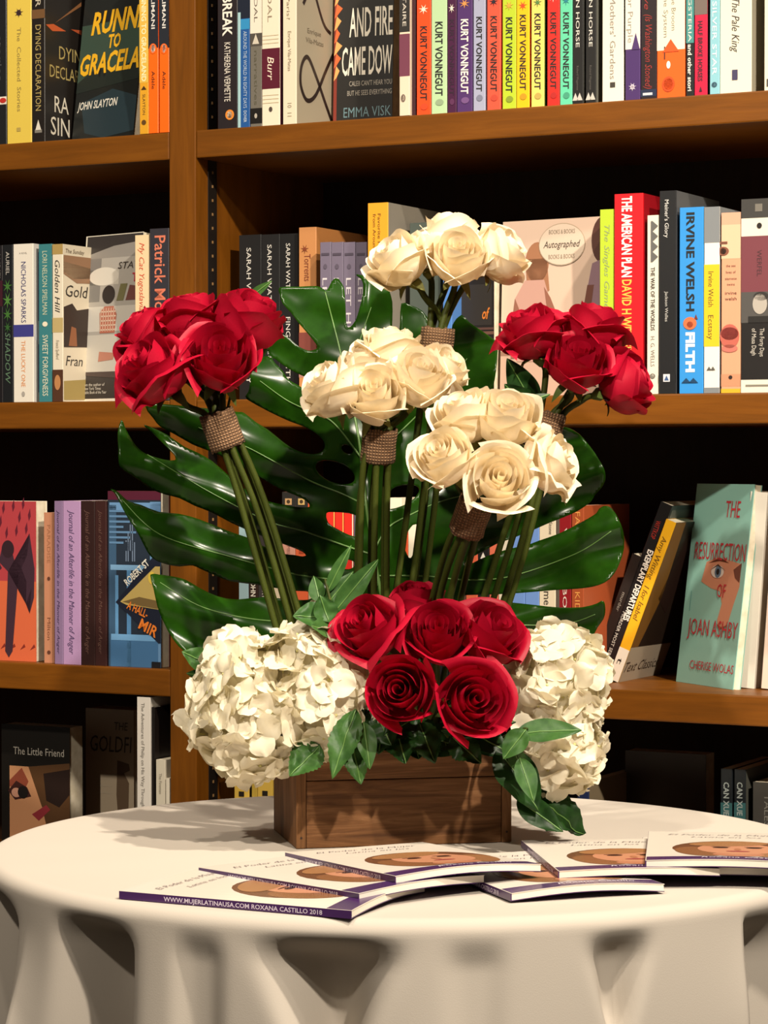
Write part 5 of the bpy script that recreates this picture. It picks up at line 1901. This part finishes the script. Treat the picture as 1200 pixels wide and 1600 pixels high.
pt = catmull([Vector((0, 0, 0)), (in_crate(0.5, 0.9, 0.1) - org) * 0.5, in_crate(0.5, 0.9, 0.046) - org], 6)
tube('petiole', pt, 0.004, STEM, ml, 8)


# ------------------------------------------------------------------ small foliage
def leaf_vf(base, tip, w, face, curl=0.15, fold=0.25, wave=0.0, sd=0.0, serr=0.0):
    ax = tip - base
    L = ax.length
    ax = ax / L
    nrm = (face - ax * face.dot(ax)).normalized()
    side = ax.cross(nrm)
    V, Fs = [], []
    m, n = 22, 4
    for j in range(m + 1):
        t = j / m
        ww = w * 0.5 * (math.sin(math.pi * t ** 0.8) ** 0.85) * (1 - 0.12 * t) + 0.0002
        if serr and 0.1 < t < 0.95:
            ww *= 1 + serr * (1 if j % 2 else -1)
        for i in range(-n, n + 1):
            a = i / n
            p = base + ax * (L * t) + side * (ww * a)
            p += nrm * (curl * L * (0.25 - (t - 0.5) ** 2) + fold * ww * (abs(a) - 0.4) + wave * w * noise.noise(Vector((a * 1.5, t * 4, sd))))
            V.append(p)
    k = 2 * n + 1
    for j in range(m):
        for i in range(2 * n):
            b = j * k + i
            Fs.append((b, b + 1, b + k + 1, b + k))
    mid = []
    for j in range(0, m + 1, 2):
        t = j / m
        mid.append(V[j * k + n] + nrm * 0.0003)
    return V, Fs, mid


def sprig(label, leaves, stem, mat, group=None):
    o0 = stem[0]
    root = empty('foliage_sprig', label, 'foliage', o0, group)
    tube('stem', [p - o0 for p in catmull(stem, 6)], 0.0014, STEM, root, 6)
    for i, (b, t, w, face, curl, wave) in enumerate(leaves):
        v, f, mid = leaf_vf(b, t, w, Vector(face), curl, 0.25, wave, i * 3.1, 0.05 if wave > 0.12 else 0.0)
        o = link('leaf', mesh('leaf', [p - o0 for p in v], f), mat, root, smooth=True)
        tube('midrib', [p - o0 for p in mid], [0.0007] * (len(mid) - 1) + [0.0002], VEIN, o, 5)


CAMF = (0.0, -1.0, 0.35)
sprig('bright green sprig across the right hydrangeas with one long pointed leaf',
      [(P(806, 1146, 2.335), P(909, 1141, 2.335), 0.026, (0.1, -0.75, 0.6), 0.12, 0.05),
       (P(822, 1140, 2.330), P(786, 1186, 2.325), 0.024, (-0.3, -1, 0.3), 0.10, 0.08),
       (P(812, 1184, 2.33), P(834, 1253, 2.315), 0.021, (0.2, -1, 0.2), 0.10, 0.05),
       (P(800, 1165, 2.335), P(822, 1215, 2.335), 0.018, (-0.5, -1, 0.3), 0.10, 0.05)],
      [in_crate(0.95, 0.2, 0.05), P(790, 1150, 2.37), P(815, 1140, 2.34), P(824, 1139, 2.334)], FOLIAGE)
sprig('dark drooping sprig hanging over right end of the crate onto the cloth',
      [(P(778, 1168, 2.36), P(842, 1268, 2.345), 0.042, (0.4, -1, 0.2), 0.12, 0.10),
       (P(818, 1232, 2.37), P(914, 1303, 2.385), 0.050, (0.1, -0.8, 0.7), 0.10, 0.25),
       (P(808, 1248, 2.36), P(880, 1300, 2.345), 0.026, (-0.2, -0.9, 0.4), 0.08, 0.1)],
      [in_crate(0.92, 0.15, 0.05), P(785, 1165, 2.372), P(800, 1215, 2.366), P(822, 1236, 2.372)], FOLIAGE_DK)
sprig('dark green sprig under the right lower red roses at the crate rim',
      [(P(690, 1142, 2.36), P(806, 1128, 2.345), 0.024, (0.0, -0.8, 0.6), 0.12, 0.1),
       (P(705, 1150, 2.355), P(752, 1192, 2.342), 0.030, (0.1, -1, 0.2), 0.08, 0.2),
       (P(730, 1140, 2.36), P(800, 1180, 2.35), 0.026, (0.2, -1, 0.4), 0.10, 0.1)],
      [in_crate(0.72, 0.1, 0.05), P(700, 1158, 2.39), P(695, 1145, 2.362)], FOLIAGE_DK)
sprig('very dark sprig under the left lower red roses at the crate rim',
      [(P(655, 1130, 2.37), P(680, 1192, 2.352), 0.030, (0.0, -1, 0.2), 0.08, 0.2),
       (P(620, 1140, 2.365), P(634, 1193, 2.35), 0.030, (-0.1, -1, 0.2), 0.08, 0.2),
       (P(590, 1120, 2.37), P(612, 1165, 2.35), 0.034, (-0.1, -1, 0.2), 0.08, 0.1),
       (P(650, 1120, 2.375), P(600, 1150, 2.355), 0.034, (-0.1, -1, 0.2), 0.08, 0.1)],
      [in_crate(0.42, 0.1, 0.05), P(628, 1150, 2.40), P(632, 1130, 2.378)], FOLIAGE_DK)
sprig('black-green broad leaves packed along the crate rim below the low red roses',
      [(P(600, 1105, 2.385), P(592, 1178, 2.362), 0.045, (-0.2, -1, 0.25), 0.08, 0.1),
       (P(640, 1120, 2.385), P(655, 1186, 2.366), 0.046, (0.0, -1, 0.25), 0.08, 0.1),
       (P(690, 1135, 2.385), P(700, 1180, 2.368), 0.050, (0.1, -1, 0.25), 0.08, 0.1),
       (P(735, 1125, 2.385), P(772, 1182, 2.366), 0.044, (0.2, -1, 0.25), 0.08, 0.1),
       (P(570, 1110, 2.395), P(560, 1165, 2.372), 0.040, (-0.2, -1, 0.25), 0.08, 0.1),
       (P(660, 1150, 2.38), P(735, 1168, 2.366), 0.036, (0.1, -1, 0.4), 0.08, 0.1)],
      [in_crate(0.55, 0.25, 0.05), P(655, 1150, 2.42), P(655, 1110, 2.40)], FOLIAGE_DK)
sprig('sage green sprig hanging over the crate front between hydrangea and low red roses',
      [(P(556, 1108, 2.355), P(519, 1217, 2.335), 0.030, (-0.3, -1, 0.2), 0.10, 0.15),
       (P(568, 1128, 2.35), P(578, 1202, 2.335), 0.020, (0.2, -1, 0.1), 0.10, 0.08),
       (P(548, 1150, 2.355), P(564, 1226, 2.342), 0.026, (0.1, -1, 0.1), 0.06, 0.15),
       (P(500, 1165, 2.37), P(452, 1212, 2.355), 0.034, (-0.2, -1, 0.3), 0.06, 0.15)],
      [in_crate(0.22, 0.12, 0.05), P(545, 1160, 2.39), P(560, 1120, 2.36)], FOLIAGE)
sprig('upright green sprig rising left of the middle stems above the left hydrangeas',
      [(P(511, 926, 2.40), P(549, 852, 2.40), 0.013, (-0.2, -1, 0.3), 0.12, 0.05),
       (P(522, 958, 2.395), P(591, 874, 2.395), 0.021, (0.1, -1, 0.4), 0.14, 0.08),
       (P(508, 948, 2.40), P(552, 893, 2.41), 0.016, (0.1, -1, 0.4), 0.10, 0.05),
       (P(512, 965, 2.39), P(458, 962, 2.38), 0.030, (-0.1, -1, 0.6), 0.12, 0.1),
       (P(514, 972, 2.385), P(500, 930, 2.385), 0.024, (0.1, -1, 0.4), 0.10, 0.1),
       (P(500, 940, 2.41), P(490, 900, 2.42), 0.017, (-0.3, -1, 0.3), 0.10, 0.05),
       (P(518, 985, 2.385), P(486, 978, 2.37), 0.022, (0.0, -1, 0.6), 0.10, 0.05)],
      [in_crate(0.28, 0.5, 0.05), P(520, 1060, 2.44), P(522, 975, 2.397), P(508, 905, 2.402)], FOLIAGE)
sprig('small pale green leaves at left of the outer left hydrangea, before the upright',
      [(P(330, 1040, 2.43), P(284, 1018, 2.42), 0.024, (-0.2, -1, 0.5), 0.10, 0.1),
       (P(335, 1060, 2.44), P(291, 1052, 2.43), 0.014, (-0.2, -1, 0.5), 0.10, 0.05)],
      [in_crate(0.04, 0.8, 0.05), P(390, 1110, 2.455), P(333, 1045, 2.433)], FOLIAGE)
sprig('dark green leaves below the upper right red roses, beside their wrap',
      [(P(838, 640, 2.475), P(792, 560, 2.465), 0.030, (-0.3, -1, 0.3), 0.08, 0.1),
       (P(842, 655, 2.47), P(788, 600, 2.455), 0.030, (-0.2, -1, 0.3), 0.08, 0.1),
       (P(815, 632, 2.40), P(860, 616, 2.405), 0.010, (0.1, -1, 0.6), 0.14, 0.02)],
      [P(845, 690, 2.474), P(842, 660, 2.472), P(838, 642, 2.476)], FOLIAGE_DK)
sprig('thin green leaf arching up behind right end of the upper left red bunch',
      [(P(385, 470, 2.50), P(425, 439, 2.49), 0.010, (0.1, -1, 0.4), 0.16, 0.02),
       (P(392, 570, 2.455), P(428, 515, 2.45), 0.012, (0.5, -1, 0.2), 0.12, 0.02)],
      [P(352, 655, 2.468), P(372, 560, 2.492), P(384, 472, 2.50)], FOLIAGE)
